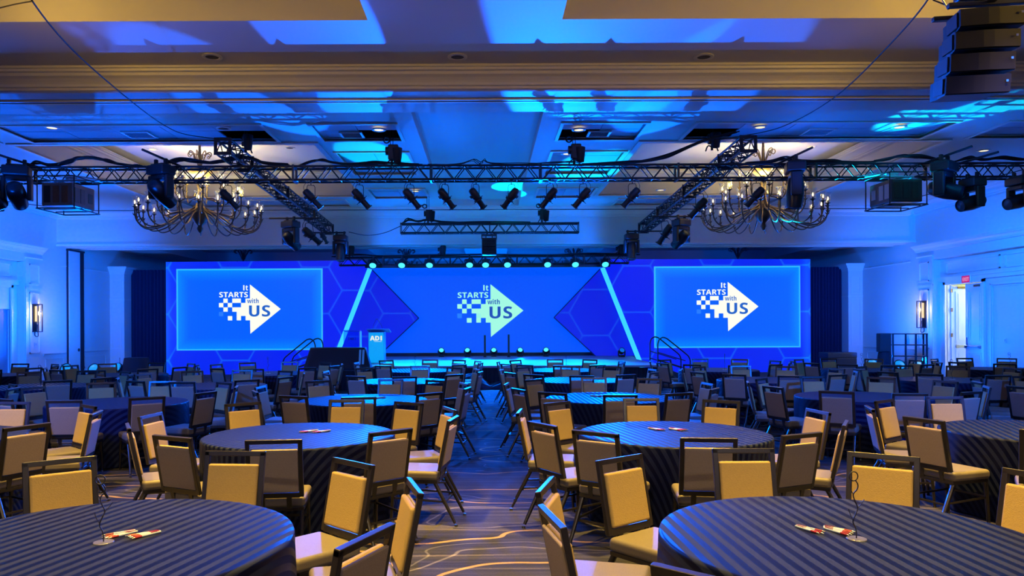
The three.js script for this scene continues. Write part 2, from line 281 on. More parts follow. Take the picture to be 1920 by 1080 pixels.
// ---------------------------------------------------------------- doors
function doorLeaf(name, w, h, m, parent) {            // hinge edge at x = 0, leaf runs to +x, room side faces +z
  const g = new THREE.Group(); g.name = name;
  mesh('leaf', box(w, h, 0.045, w / 2, h / 2, 0), m, g);
  const pw = w - 0.26;
  mesh('panel', [frameGeo(pw, 1.72, 0.035, 0.03).translate(w / 2, h - 1.06, 0.03), frameGeo(pw - 0.16, 1.56, 0.02, 0.02).translate(w / 2, h - 1.06, 0.03)], m, g);
  mesh('panel', [frameGeo(pw, 0.72, 0.035, 0.03).translate(w / 2, 0.52, 0.03), frameGeo(pw - 0.16, 0.56, 0.02, 0.02).translate(w / 2, 0.52, 0.03)], m, g);
  return g;
}
{
  const dm = mat([0.66, 0.66, 0.63], 0.4);
  const h = DOOR_H - 0.03, w = (DR[1] - DR[0]) / 2 - 0.01;
  for (const open of [true, false]) {
    const g = doorLeaf(open ? 'door_1' : 'door_2', w, h, dm); g.userData.kind = 'structure';
    const pb = [box(w - 0.2, 0.07, 0.05, w / 2, 1.05, 0.09, 0.015, 2), box(0.16, 0.1, 0.07, w - 0.14, 1.05, 0.08, 0.015, 2), box(0.1, 0.1, 0.07, 0.16, 1.05, 0.08, 0.015, 2)];
    mesh('panic_bar', pb, M.steel, g);
    mesh('lock_plate', [box(0.07, 0.26, 0.015, w - 0.09, 1.18, 0.03), at(new THREE.CylinderGeometry(0.022, 0.022, 0.03, 14), w - 0.09, 1.34, 0.04, Math.PI / 2)], M.steel, g);
    if (open) for (const y of [0.25, 1.35, 2.2, 2.85]) mesh('hinge', [rod(V(-0.012, y, 0.03), V(-0.012, y + 0.13, 0.03), 0.014, 10), box(0.05, 0.13, 0.006, 0.02, y + 0.065, 0.026)], M.brass, g);
    mesh('closer', box(0.26, 0.07, 0.06, 0.3, h - 0.08, 0.06, 0.01, 2), M.brass, g);
    // the far leaf stands open into the corridor, the near one is shut
    if (open) { g.position.set(XW + 0.38, 0.01, -DR[1] + 0.01); g.rotation.y = -16 * R; } else { g.position.set(XW + 0.3, 0.01, -DR[0] - 0.01); g.rotation.y = -Math.PI / 2; g.scale.x = 1; }
    if (!open) { g.rotation.y = Math.PI / 2; g.children.forEach((c) => { c.position.z *= 1; }); g.scale.z = -1; }
    scene.add(g);
  }
}
{
  const teal = mat([0.10, 0.2, 0.26], 0.5), g = new THREE.Group(); g.name = 'door_4'; g.userData.kind = 'structure';
  const x = -(XW + 0.33);
  mesh('leaf', span(-0.025, 0.025, 0.01, 2.42, DL[0] + 0.02, DL[1] - 0.02).translate(x, 0, 0), teal, g);
  mesh('transom', span(-0.03, 0.03, 2.42, DOOR_H, DL[0] + 0.02, DL[1] - 0.02).translate(x + 0.06, 0, 0), M.paint, g);
  mesh('kick_panel', span(-0.03, 0.03, 0.01, 1.05, DL[0] + 0.02, DL[1] - 0.3).translate(x + 0.01, 0, 0), teal, g);
  scene.add(g);
}
// ---------------------------------------------------------------- round tables under floor-length striped cloths
const clothTex = dataTex(512, 512, (u, v, i, j) => {                        // 0.44 m x 0.44 m: eight satin stripes along v
  const s = Math.sin(u * 8 * Math.PI * 2), k = Math.min(1, Math.max(0, s * 6 + 0.5)), n = (rnd() - 0.5) * 10, w = (j % 4 < 2 ? 3 : -3);
  return [2 + k * 30 + n * 0.4 + w, 9 + k * 31 + n * 0.4 + w, 44 + k * 24 + n * 0.4 + w];
});
const clothGloss = dataTex(512, 8, (u) => { const s = Math.sin(u * 8 * Math.PI * 2), k = Math.min(1, Math.max(0, s * 6 + 0.5)); return [0, 105 + k * 95, 0]; }, false);
for (const t of [clothTex, clothGloss]) t.repeat.set(1 / 0.58, 1 / 0.58);
M.cloth = mat([1, 1, 1], 1.0, { map: clothTex, roughnessMap: clothGloss, sheen: 0.06, specularIntensity: 0.25 });
function clothGeo(phase, radius = 0.9, top = 0.755) {
  const N = 160, rings = [];
  for (const k of [0, 0.25, 0.5, 0.75, 0.93, 0.985]) rings.push([k, 0]);
  rings.push([1, 0.006], [1.006, 0.02]);
  for (let i = 1; i <= 11; i++) rings.push([1.006, 0.02 + (top - 0.028) * i / 11]);
  const p = [], uv = [], ix = [];
  for (const [k, drop] of rings) for (let n = 0; n <= N; n++) {
    const a = n / N * Math.PI * 2, t = Math.max(0, (drop - 0.06) / (top - 0.06));
    const w = Math.sin(a * 13 + phase + 0.7 * Math.sin(a * 2 + phase)) * 0.6 + Math.sin(a * 22 + phase * 2.3) * 0.28 + Math.sin(a * 5 - phase) * 0.25;
    const r = radius * k + Math.pow(t, 0.8) * (0.008 + 0.026 * w) + (drop ? 0.002 : 0);
    p.push(Math.sin(a) * r, top - drop, Math.cos(a) * r);
    const ru = radius * k + drop; uv.push(Math.sin(a) * ru, Math.cos(a) * ru);
  }
  for (let i = 0; i < rings.length - 1; i++) for (let n = 0; n < N; n++) { const a = i * (N + 1) + n, b = a + N + 1; ix.push(a, b, a + 1, a + 1, b, b + 1); }
  const g = new THREE.BufferGeometry();
  g.setAttribute('position', new THREE.Float32BufferAttribute(p, 3)); g.setAttribute('uv', new THREE.Float32BufferAttribute(uv, 2)); g.setIndex(ix); g.computeVertexNormals();
  return g;
}
const cloths = [0, 1.9, 3.7].map((p) => clothGeo(p));

// ---------------------------------------------------------------- banquet chair: seat centre at the origin, facing +z
const weave = dataTex(256, 256, (u, v, i, j) => { const n = 205 + 22 * noise.noise(u * 8, v * 90, 4.4) + (rnd() - 0.5) * 26; return [n, n, n]; });
weave.repeat.set(4, 4);
M.fabric = mat([0.64, 0.46, 0.17], 0.85, { map: weave, bumpMap: fine, bumpScale: 0.0015, sheen: 0.3 });
M.backFabric = mat([0.44, 0.35, 0.26], 0.9, { map: weave, bumpMap: fine, bumpScale: 0.0015, sheen: 0.3 });
M.seatFabric = mat([0.25, 0.22, 0.18], 0.55, { map: weave, sheen: 0.2 });
M.frame = mat([0.017, 0.015, 0.013], 0.33, { clearcoat: 0.3, clearcoatRoughness: 0.3 });
const lean = (y) => -0.2 - (y - 0.47) * 0.2;             // depth of the back plane at a height
const tilt = Math.atan(0.2);
function makeChair() {
  const c = new THREE.Group(); c.name = 'banquet_chair';
  mesh('seat', box(0.44, 0.085, 0.45, 0, 0.445, 0.03, 0.03, 3), M.seatFabric, c);
  mesh('backrest', at(box(0.352, 0.335, 0.034, 0, 0, 0.014, 0.016, 3), 0, 0.695, lean(0.695), -tilt, 0, 0), M.fabric, c);
  mesh('back_panel', at(box(0.354, 0.337, 0.02, 0, 0, -0.011, 0.009, 2), 0, 0.695, lean(0.695), -tilt, 0, 0), M.backFabric, c);
  const bars = [];
  const y0 = 0.485, y1 = 0.945, w = 0.422;
  bars.push(at(box(w, 0.034, 0.03, 0, 0, 0, 0.004), 0, y1 - 0.017, lean(y1 - 0.017), -tilt), at(box(w - 0.06, 0.04, 0.026, 0, 0, 0), 0, y0 + 0.02, lean(y0 + 0.02), -tilt));
  for (const s of [-1, 1]) bars.push(at(box(0.034, 0.46, 0.03, 0, 0, 0, 0.004), s * (w / 2 - 0.017), 0.715, lean(0.715), -tilt));
  mesh('back_frame', bars, M.frame, c);
  const sub = [box(0.42, 0.03, 0.42, 0, 0.392, 0.02, 0.005)];
  for (const s of [-1, 1]) sub.push(bar(V(s * 0.1, 0.375, -0.175), V(s * 0.1, 0.5, lean(0.5)), 0.038, 0.02));
  sub.push(bar(V(-0.195, 0.2, -0.245), V(0.195, 0.2, -0.245), 0.016, 0.016), bar(V(-0.19, 0.24, 0.225), V(0.19, 0.24, 0.225), 0.016, 0.016));
  for (const s of [-1, 1]) sub.push(bar(V(s * 0.195, 0.215, -0.24), V(s * 0.192, 0.235, 0.22), 0.016, 0.016));
  mesh('seat_frame', sub, M.frame, c);
  const leg = (x0, z0, x1, z1) => [orient(new THREE.CylinderGeometry(0.021, 0.015, 0.4, 4).rotateY(Math.PI / 4), V(x1, 0.012, z1), V(x0, 0.4, z0)), new THREE.CylinderGeometry(0.014, 0.018, 0.016, 8).translate(x1, 0.008, z1)];
  for (const s of [-1, 1]) { mesh('leg', leg(s * 0.192, 0.215, s * 0.2, 0.245), M.frame, c); mesh('leg', leg(s * 0.19, -0.155, s * 0.205, -0.36), M.frame, c); }
  for (const [n, k] of Object.entries({ leg: 4 })) c.children.filter((o) => o.name.startsWith('leg')).forEach((o, i) => { o.name = i ? 'leg_00' + i : 'leg'; });
  return c;
}
const chair0 = makeChair();
for (const o of chair0.children) o.name = o.name.replace(/^(seat|backrest|back_panel|back_frame|seat_frame)_\d+$/, '$1');
let chairs = 0;
function placeChair(x, d, facing, label, group) {      // facing: degrees, 0 = towards the camera (+z)
  const c = chairs++ ? chair0.clone() : chair0;
  c.name = numbered('banquet_chair'); c.position.set(x, 0, -d); c.rotation.set(0, facing * R, 0); scene.add(c);
  c.userData = { label, category: 'chair', group };
}

// places round a table: degrees round the table (0 = towards the camera, 90 = towards +x), distance of the chair's top rail from the centre
const RIGHT = [[-4, 1.58], [-37, 1.55], [-62, 1.5], [-101, 1.43], [-137, 1.38], [180, 1.38], [145, 1.36], [98, 1.3], [60, 1.36], [25, 1.54]];
const LEFT = [[7, 1.58], [43, 1.42], [78, 1.52], [112, 1.52], [141, 1.46], [173, 1.39], [-142, 1.3], [-94, 1.25], [-61, 1.38], [-25, 1.53]];
const AROUND = [[-5, 1.56], [-39, 1.54], [-70, 1.52], [-104, 1.5], [-139, 1.5], [179, 1.5], [143, 1.5], [106, 1.5], [68, 1.52], [29, 1.54]];
const ROW1L = [[67, 1.45], [104, 1.53], [137, 1.43], [174, 1.43], [-144, 1.36], [-110, 1.4], [33, 1.5]], ROW1R = [[-105, 1.45], [-79, 1.41], [-143, 1.5], [180, 1.51], [147, 1.42], [113, 1.38], [-43, 1.5]];
const rowName = ['', 'front-row', 'second-row', 'third-row', 'fourth-row', 'back-row'];
const colName = { '-1': 'left of the aisle', '1': 'right of the aisle', '-2': 'second left of the aisle', '2': 'second right of the aisle', '-3': 'third left of the aisle', '3': 'third right of the aisle', '-4': 'beside the left wall', '4': 'beside the right wall' };
function sideOf(a) {
  const k = ((Math.round(a / 36) % 10) + 10) % 10;
  return ['near side', 'near right side', 'right near edge', 'right far edge', 'far right side', 'far side', 'far left side', 'left far edge', 'left near edge', 'near left side'][k];
}
const TABLES = [ // row, column, x, d, stripe direction, places
  [1, -1, -1.87, 3.62, -15, ROW1L], [1, 1, 1.76, 3.62, 2, ROW1R],
  [2, -1, -1.8, 7.2, -25, LEFT], [2, 1, 1.8, 7.2, 12, RIGHT], [2, -2, -5.42, 7.1, -30, LEFT], [2, 2, 5.4, 7.2, -20, RIGHT],
  [3, -1, -1.75, 10.6, -14, LEFT], [3, 1, 1.76, 10.75, 2, RIGHT], [3, -2, -5.1, 10.35, -35, LEFT], [3, 2, 5.4, 10.75, 60, RIGHT], [3, -3, -8.2, 10.2, 10, LEFT], [3, 3, 8.7, 10.6, 20, RIGHT],
  [4, -1, -1.6, 14.25, 20, LEFT], [4, 1, 1.75, 14.3, 4, RIGHT], [4, -2, -4.85, 13.3, 0, LEFT], [4, 2, 5.29, 14.1, 30, RIGHT], [4, -3, -8.0, 13.3, 40, LEFT], [4, 3, 8.6, 13.95, 10, RIGHT],
  [5, -1, -1.62, 17.7, 10, LEFT], [5, 1, 1.75, 17.6, 5, RIGHT], [5, -2, -4.81, 16.8, 0, LEFT], [5, 2, 5.4, 17.4, 15, RIGHT], [5, -3, -8.05, 16.6, 0, LEFT], [5, 3, 8.65, 17.2, 25, RIGHT], [5, -4, -11.2, 16.5, 0, LEFT], [5, 4, 12.0, 17.2, 0, RIGHT],
];
for (const [n, [row, col, x, d, dir, places]] of TABLES.entries()) {
  const where = rowName[row] + ' table ' + colName[col];
  if (inView(x + 0.9 * (x < 0 ? 1 : -1), d, 0.2, 0.75, 10)) {
    const t = mesh('tablecloth', cloths[n % 3], M.cloth);
    t.position.set(x, 0.002, -d); t.rotation.y = dir * R;
    tag(t, 'dark striped floor-length cloth draped over the round ' + where, 'tablecloth', 'striped cloths on the round tables');
  }
  for (const [a0, r] of Math.abs(col) > 1 ? AROUND.map(([q, z]) => [col < 0 ? -q : q, z]) : places) {
    const wob = row > 1 && Math.abs(col) > 1, a = a0 + (wob ? jit(3) : 0), rr = Math.max(r, 1.5) - 0.295 + (wob ? rnd() * 0.06 : 0);
    const cx = x + Math.sin(a * R) * rr, cd = d - Math.cos(a * R) * rr;
    if (!inView(cx, cd, 0.1, 0.94, 60)) continue;
    const front = Math.abs(((a + 540) % 360) - 180) > 92;
    placeChair(cx, cd, a + 180 + jit(row === 1 ? 2 : 4), (front ? 'gold-fronted chair, ' : 'tan-backed chair, ') + sideOf(a0) + ' of ' + where, 'chairs round the ' + where);
  }
}
// ---------------------------------------------------------------- wire number stands, pens
function makeStand() {
  const c = new THREE.Group(); c.name = 'number_stand';
  const base = mesh('base', lathe([[0.001, 0.004], [0.045, 0.004], [0.046, 0.002], [0.046, 0]], 24), mat([0.3, 0.3, 0.32], 0.3, { metalness: 0.7 }), c); base.name = 'base';
  const st = mesh('wire_stem', [tube([V(0, 0.003, 0), V(-0.004, 0.05, 0), V(-0.018, 0.085, 0), V(-0.006, 0.12, 0.004), V(0.006, 0.15, 0), V(-0.008, 0.185, 0), V(-0.014, 0.215, -0.003), V(0.004, 0.24, 0), V(0.008, 0.262, 0), V(-0.006, 0.285, 0)], 0.003, 40, 6),
    tube([V(-0.014, 0.212, 0), V(-0.026, 0.235, 0), V(-0.027, 0.27, 0), V(-0.022, 0.3, 0)], 0.0018, 16, 5)], M.black, c); st.name = 'wire_stem';
  const lp = mesh('loop', new THREE.TorusGeometry(0.022, 0.003, 6, 24).translate(-0.014, 0.303, 0), M.black, c); lp.name = 'loop';
  for (const pts of [[V(-0.016, 0.09, 0), V(-0.03, 0.115, 0), V(-0.04, 0.145, 0)], [V(0.003, 0.145, 0), V(0.022, 0.165, 0), V(0.04, 0.19, 0)]]) { const b = mesh('twig', tube(pts, 0.0018, 8, 5), M.black, c); b.name = pts[0].x < 0 ? 'twig' : 'twig_001'; }
  return c;
}
const stand0 = makeStand();
let stands = 0;
for (const [row, col, x, d] of TABLES) {
  if (!(row === 1 || row === 5 || (row === 4 && Math.abs(col) === 3)) || !inView(x, d, 0.75, 1.05, 0)) continue;
  const c = stands++ ? stand0.clone() : stand0; c.name = numbered('number_stand');
  c.position.set(x + (row === 1 ? 0.02 : jit(0.15)), 0.757, -d + (row === 1 ? 0.02 : jit(0.1))); c.rotation.set(0, row === 1 ? (col > 0 ? 0.1 : 0.25) : jit(3), 0); if (row > 1) c.scale.setScalar(1.15);
  scene.add(c);
  c.userData = { label: 'black looped wire stand on the ' + rowName[row] + ' table ' + colName[col], category: 'table stand', group: 'wire stands on the tables' };
}
const penWhite = mat([0.4, 0.5, 0.7], 0.25), penRed = mat([0.25, 0.015, 0.03], 0.35), penTip = mat([0.6, 0.6, 0.62], 0.25, { metalness: 0.9 });
const pen0 = new THREE.Group();
mesh('barrel', rod(V(0, 0, 0.0), V(0, 0, -0.1), 0.0058, 12), penWhite, pen0).name = 'barrel';
mesh('grip', rod(V(0, 0, 0), V(0, 0, 0.036), 0.006, 12, 0.0048), penRed, pen0).name = 'grip';
mesh('tip', rod(V(0, 0, 0.036), V(0, 0, 0.052), 0.0045, 10, 0.001), penTip, pen0).name = 'tip';
mesh('clip', box(0.003, 0.002, 0.045, 0, 0.0068, -0.072), penRed, pen0).name = 'clip';
let pens = 0;
function bunch(x, d, turn, n, where, side, k = 1) {
  for (let i = 0; i < n; i++) {
    const c = pens++ ? pen0.clone() : pen0; c.name = numbered('pen');
    const u = (i - (n - 1) / 2) * 0.019 * k, a = (turn + (i - n / 2) * 7) * R;
    c.position.set(x + Math.cos(turn * R) * u, 0.757 + 0.0062 * k, -d - Math.sin(turn * R) * u + jit(0.012)); c.rotation.set(0, a, 0); c.scale.setScalar(k); scene.add(c);
    c.userData = { label: ['leftmost', 'second', 'third', 'fourth'][i] + ' pen of the ' + side + ' bunch, ' + where, category: 'pen', group: side + ' bunch of pens on the ' + where };
  }
}
bunch(-1.845, 3.70, -40, 4, 'front-row table left of the aisle', 'left'); bunch(-1.725, 3.69, -42, 4, 'front-row table left of the aisle', 'right');
bunch(1.63, 3.73, 34, 3, 'front-row table right of the aisle', 'left'); bunch(1.765, 3.71, 38, 4, 'front-row table right of the aisle', 'right');
bunch(-1.78, 7.35, -40, 3, 'second-row table left of the aisle', 'left', 1.3); bunch(-1.65, 7.32, -40, 3, 'second-row table left of the aisle', 'right', 1.3);
bunch(1.7, 7.38, 40, 3, 'second-row table right of the aisle', 'left', 1.3); bunch(1.9, 7.36, 40, 4, 'second-row table right of the aisle', 'right', 1.3);
bunch(-1.72, 10.8, -60, 4, 'third-row table left of the aisle', 'left', 1.4); bunch(-1.6, 10.8, -60, 4, 'third-row table left of the aisle', 'right', 1.4);
bunch(1.64, 10.9, 60, 3, 'third-row table right of the aisle', 'left', 1.4); bunch(1.78, 10.9, 60, 3, 'third-row table right of the aisle', 'right', 1.4);
// ---------------------------------------------------------------- stage set: hexagon walls, three screens, light strips
const hexEdge = (x, y, s) => {                        // distance of a point to the nearest edge of a flat-topped hexagon grid of side s
  const w = 1.5 * s, h = Math.sqrt(3) * s;
  const c = Math.round(x / w);
  let best = 1e9, second = 1e9;
  for (let i = c - 1; i <= c + 1; i++) { const off = (i & 1) ? h / 2 : 0, j = Math.round((y - off) / h); for (let q = j - 1; q <= j + 1; q++) { const d = (x - i * w) ** 2 + (y - off - q * h) ** 2; if (d < best) { second = best; best = d; } else if (d < second) second = d; } }
  return (Math.sqrt(second) - Math.sqrt(best)) / 2;
};
const D_SET = 28.5, D_SCR = 29.4;
const wallProjection = dataTex(1024, 512, (u, v) => {        // 24 m x 5 m of projected light on the set wall, put in as glow, centred on x = 0
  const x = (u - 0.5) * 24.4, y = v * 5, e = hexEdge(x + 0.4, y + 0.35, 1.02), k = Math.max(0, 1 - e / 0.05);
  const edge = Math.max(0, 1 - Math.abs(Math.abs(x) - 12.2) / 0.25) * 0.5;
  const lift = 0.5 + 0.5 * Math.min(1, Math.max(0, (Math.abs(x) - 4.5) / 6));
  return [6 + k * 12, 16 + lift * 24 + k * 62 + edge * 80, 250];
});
const M_SET = glow([1, 1, 1], 0.92, { emissiveMap: wallProjection });
const wallUv = (g) => { const p = g.attributes.position, uv = g.attributes.uv; for (let i = 0; i < p.count; i++) uv.setXY(i, p.getX(i) / 24.4 + 0.5, p.getY(i) / 5); return g; };
function drawLogo(c, k, x0, y0, ink, deep, pale) {      // the event emblem in its own units, k pixels each; (468, 297) to (950, 682)
  const X = (x) => (x - x0) * k, Y = (y) => (y - y0) * k;
  c.fillStyle = ink;
  const P = (pts) => { c.beginPath(); pts.forEach(([x, y], i) => i ? c.lineTo(X(x), Y(y)) : c.moveTo(X(x), Y(y))); c.closePath(); c.fill(); };
  P([[710, 297], [950, 490], [712, 682], [710, 577], [675, 577], [675, 543], [640, 543], [640, 577], [606, 577], [606, 510], [572, 510], [572, 475], [640, 475], [640, 441], [675, 441], [675, 407], [710, 407]]);
  for (const [x, y, w] of [[503, 407, 34], [572, 407, 68], [468, 441, 35], [537, 441, 35], [503, 475, 34], [537, 543, 35]]) c.fillRect(X(x), Y(y), w * k, 34 * k);
  c.fillStyle = pale; c.fillRect(X(468), Y(510), 34 * k, 34 * k); c.fillRect(X(606), Y(510), 34 * k, 33 * k);
  c.textBaseline = 'alphabetic';
  const text = (s, x, y, h, w, fill, wt) => { c.fillStyle = fill; c.font = wt + ' ' + Math.round(h * 1.39 * k) + 'px sans-serif'; const m = c.measureText(s).width; c.save(); c.translate(X(x), Y(y)); c.scale(w * k / m, 1); c.fillText(s, 0, 0); c.restore(); };
  c.fillStyle = ink; c.fillRect(X(658), Y(303), 10 * k, 41 * k); text('t', 674, 344, 41, 23, ink, 'bold'); text('STARTS', 468, 397, 40, 229, ink, 'bold');
  text('with', 688, 443, 34, 93, deep, 'bold'); text('US', 690, 547, 86, 184, deep, 'bold');
}
function screenTex(w, h, logo, center) {
  return canvasTex(w, h, (c) => {
    const img = c.createImageData(w, h);
    for (let j = 0; j < h; j++) for (let i = 0; i < w; i++) {
      const e = Math.min(i, w - i, (j) * 1.0, h - j) / h, soft = Math.max(0, 1 - e / (center ? 0.02 : 0.14)), rim = e < 0.007 && !center ? 1 : 0, x = hexEdge(i, j, center ? 19 : 15), q = Math.max(0, 1 - x / 1.3) * (center ? 0.5 : 0.4);
      const o = (j * w + i) * 4, d = img.data;
      d[o] = 0 + rim * 20; d[o + 1] = (center ? 84 : 96) + soft * (center ? 10 : 40) - q * 22 + rim * 60; d[o + 2] = 255; d[o + 3] = 255;
    }
    c.putImageData(img, 0, 0);
    logo(c);
  });
}
const FPANEL = 912;
const cream = '#fffff0', mint = '#a6ffe2';
const sideScreen = screenTex(1024, 566, (c) => drawLogo(c, 1024 / 1123, 145, 182, cream, '#1f62c8', 'rgba(226,248,250,0.18)'), false);
const midScreen = screenTex(1600, 560, (c) => drawLogo(c, 0.9, -202, 175, mint, '#1c4fb4', 'rgba(120,235,250,0.3)'), true);
const backing = mat([0.02, 0.03, 0.1], 0.8);
function setWall(s) {                                 // outer wall: straight outer side, cut corner above the light strip
  const t = thing('stage_wall', 'tall blue hexagon-patterned set wall carrying the ' + (s < 0 ? 'left' : 'right') + ' projection screen', 'stage set', [0, 0, 0], 0, 'set walls either side of the stage');
  const o = s < 0 ? -12.2 : 12.35, pts = [[o, 0.0], [o, 4.3], [s * 4.72, 4.33], [s * 4.38, 4.0], [s * 5.95, 0.0]];
  const w = mesh('front', wallUv(poly(s < 0 ? pts.slice().reverse() : pts, 0.06).translate(0, 0, -D_SET)), M_SET, t);
  mesh('backing_frame', [box(0.08, 4.2, 0.06, s * 12.1, 2.1, -D_SET - 0.04), box(7.2, 0.08, 0.06, s * 8.5, 4.2, -D_SET - 0.04), box(0.08, 4.2, 0.06, s * 7, 2.1, -D_SET - 0.04)], M.black, t);
  // the strip of light down the slanted inner edge
  const a = V(s * 4.42, 4.0, -D_SET + 0.12), b = V(s * 5.98, s < 0 ? 0.02 : 0.02, -D_SET + 0.12);
  const l = tag(mesh('light_strip', bar(a, b, 0.17, 0.05), glow([0.03, 0.45, 1], 1.5)), 'slanting pale blue strip of light down the inner edge of the ' + (s < 0 ? 'left' : 'right') + ' set wall', 'light strip', 'light strips on the set');
  // inner wing: an arrowhead pointing at the middle screen
  const q = [[s * 4.38, 3.98], [s * 2.6, 2.12], [s * 4.18, 0.64], [s * 5.7, 0.64]];
  const wing = thing('stage_wing', 'dark blue hexagon-patterned wing pointing inward beside the ' + (s < 0 ? 'left' : 'right') + ' light strip', 'stage set', [0, 0, 0], 0, 'pointed wings of the set');
  mesh('front', wallUv(poly(s < 0 ? q.slice().reverse() : q, 0.06).translate(0, 0, -D_SET - 0.25)), glow([1, 0.86, 1], 0.78, { emissiveMap: wallProjection }), wing);  // glows like the walls, in place of projected light
  mesh('edge', [bar(V(q[0][0], q[0][1], -D_SET - 0.2), V(q[1][0], q[1][1], -D_SET - 0.2), 0.03, 0.1), bar(V(q[1][0], q[1][1], -D_SET - 0.2), V(q[2][0], q[2][1], -D_SET - 0.2), 0.03, 0.1)], mat([0.01, 0.015, 0.12], 0.6), wing);
  // projection screen hung on the wall
  const cx = s < 0 ? -9.0 : 9.16, sc = thing('projection_screen', (s < 0 ? 'left' : 'right') + ' projection screen showing a cream arrow emblem on bright blue', 'screen', [cx, s < 0 ? 2.475 : 2.49, -D_SET + 0.1], 0, 'screens showing the arrow emblem');
  const g = new THREE.BoxGeometry(5.48, 3.03, 0.03);
  mesh('spill_rim', frameGeo(5.55, 3.1, 0.035, 0.05), glow([0.05, 0.5, 1], 0.85), sc);  // projected light spilling past the picture, put in as a glowing frame
  mesh('picture', new THREE.PlaneGeometry(5.48, 3.03).translate(0, 0, 0.02), glow([1, 1, 1], 1.0, { emissiveMap: sideScreen }), sc);
  mesh('backing', g.translate(0, 0, -0.01), backing, sc);
}
setWall(-1); setWall(1);
{
  const sc = thing('projection_screen', 'wide middle projection screen showing a mint green arrow emblem above the stage', 'screen', [0.04, 0.74, -D_SCR], 0, 'screens showing the arrow emblem');
  mesh('picture', new THREE.PlaneGeometry(9.6, 3.36).translate(0, 1.69, 0.03), glow([1, 1, 1], 0.95, { emissiveMap: midScreen }), sc);
  mesh('backing', box(9.6, 3.36, 0.04, 0, 1.69, 0), backing, sc);
  mesh('base_rail', box(9.6, 0.13, 0.2, 0, -0.045, 0), M.black, sc);
}
// ---------------------------------------------------------------- stage deck, skirt, steps
{
  const st = thing('stage', 'low stage platform with a shiny deck and black pleated skirt', 'stage');
  mesh('deck', poly([[-5.2, 22], [5.2, 22], [5.2, 26], [5.55, 28.2], [5.55, 29.9], [-5.55, 29.9], [-5.55, 28.2], [-5.2, 26]], 0.06).rotateX(-Math.PI / 2).translate(0, 0.57, 0), mat([0.32, 0.33, 0.36], 0.42), st);
  const p = []; for (let i = 0; i <= 420; i++) p.push([-5.16 + 10.32 * i / 420, 22.06 + 0.025 * Math.sin(i * 1.25) + 0.008 * Math.sin(i * 0.31)]);
  const sk = poly([...p, ...p.slice().reverse().map(([x, d]) => [x, d + 0.015])], 0.56).rotateX(-Math.PI / 2);
  mesh('skirt', sk, M.blackCloth, st);
  mesh('skirt', [bar(V(-5.14, 0.285, -22.1), V(-5.14, 0.285, -26), 0.56, 0.02), bar(V(5.14, 0.285, -22.1), V(5.14, 0.285, -26), 0.56, 0.02)].map((g) => g), M.blackCloth, st);
  mesh('edge_trim', box(10.4, 0.05, 0.03, 0, 0.603, -21.99), mat([0.2, 0.2, 0.22], 0.4), st);
}
for (const s of [-1, 1]) {
  const t = thing('stage_steps', 'black stage steps with curved tube handrails at the ' + (s < 0 ? 'left' : 'right') + ' end of the stage', 'steps', [s * 5.42, 0, -24.1], 0, 'steps at the ends of the stage');
  for (let i = 0; i < 3; i++) mesh('tread', box(0.3, 0.04, 1.1, s * (0.18 + i * 0.31), 0.45 - i * 0.17, 0, 0.01), M.black, t);
  mesh('stringer', [-0.54, 0.54].map((z) => bar(V(s * 0.0, 0.5, z), V(s * 1.0, 0.03, z), 0.14, 0.03)), M.black, t);
  for (const z of [-0.56, 0.56]) {
    const pts = [V(s * -0.02, 0.5, z), V(s * -0.02, 1.2, z), V(s * 0.03, 1.36, z), V(s * 0.14, 1.42, z), V(s * 0.27, 1.38, z), V(s * 0.84, 0.92, z), V(s * 0.95, 0.82, z), V(s * 1.0, 0.68, z), V(s * 1.0, 0.02, z)];
    const cp = new THREE.CatmullRomCurve3(pts, false, 'catmullrom', 0.15);
    const hr = mesh('handrail', new THREE.TubeGeometry(cp, 60, 0.02, 8), M.blackGloss, t);
    mesh('rail', [rod(V(s * -0.02, 0.72, z), V(s * 1.0, 0.4, z), 0.014), rod(V(s * -0.02, 0.95, z), V(s * 0.85, 0.68, z), 0.014)], M.blackGloss, hr);
  }
}
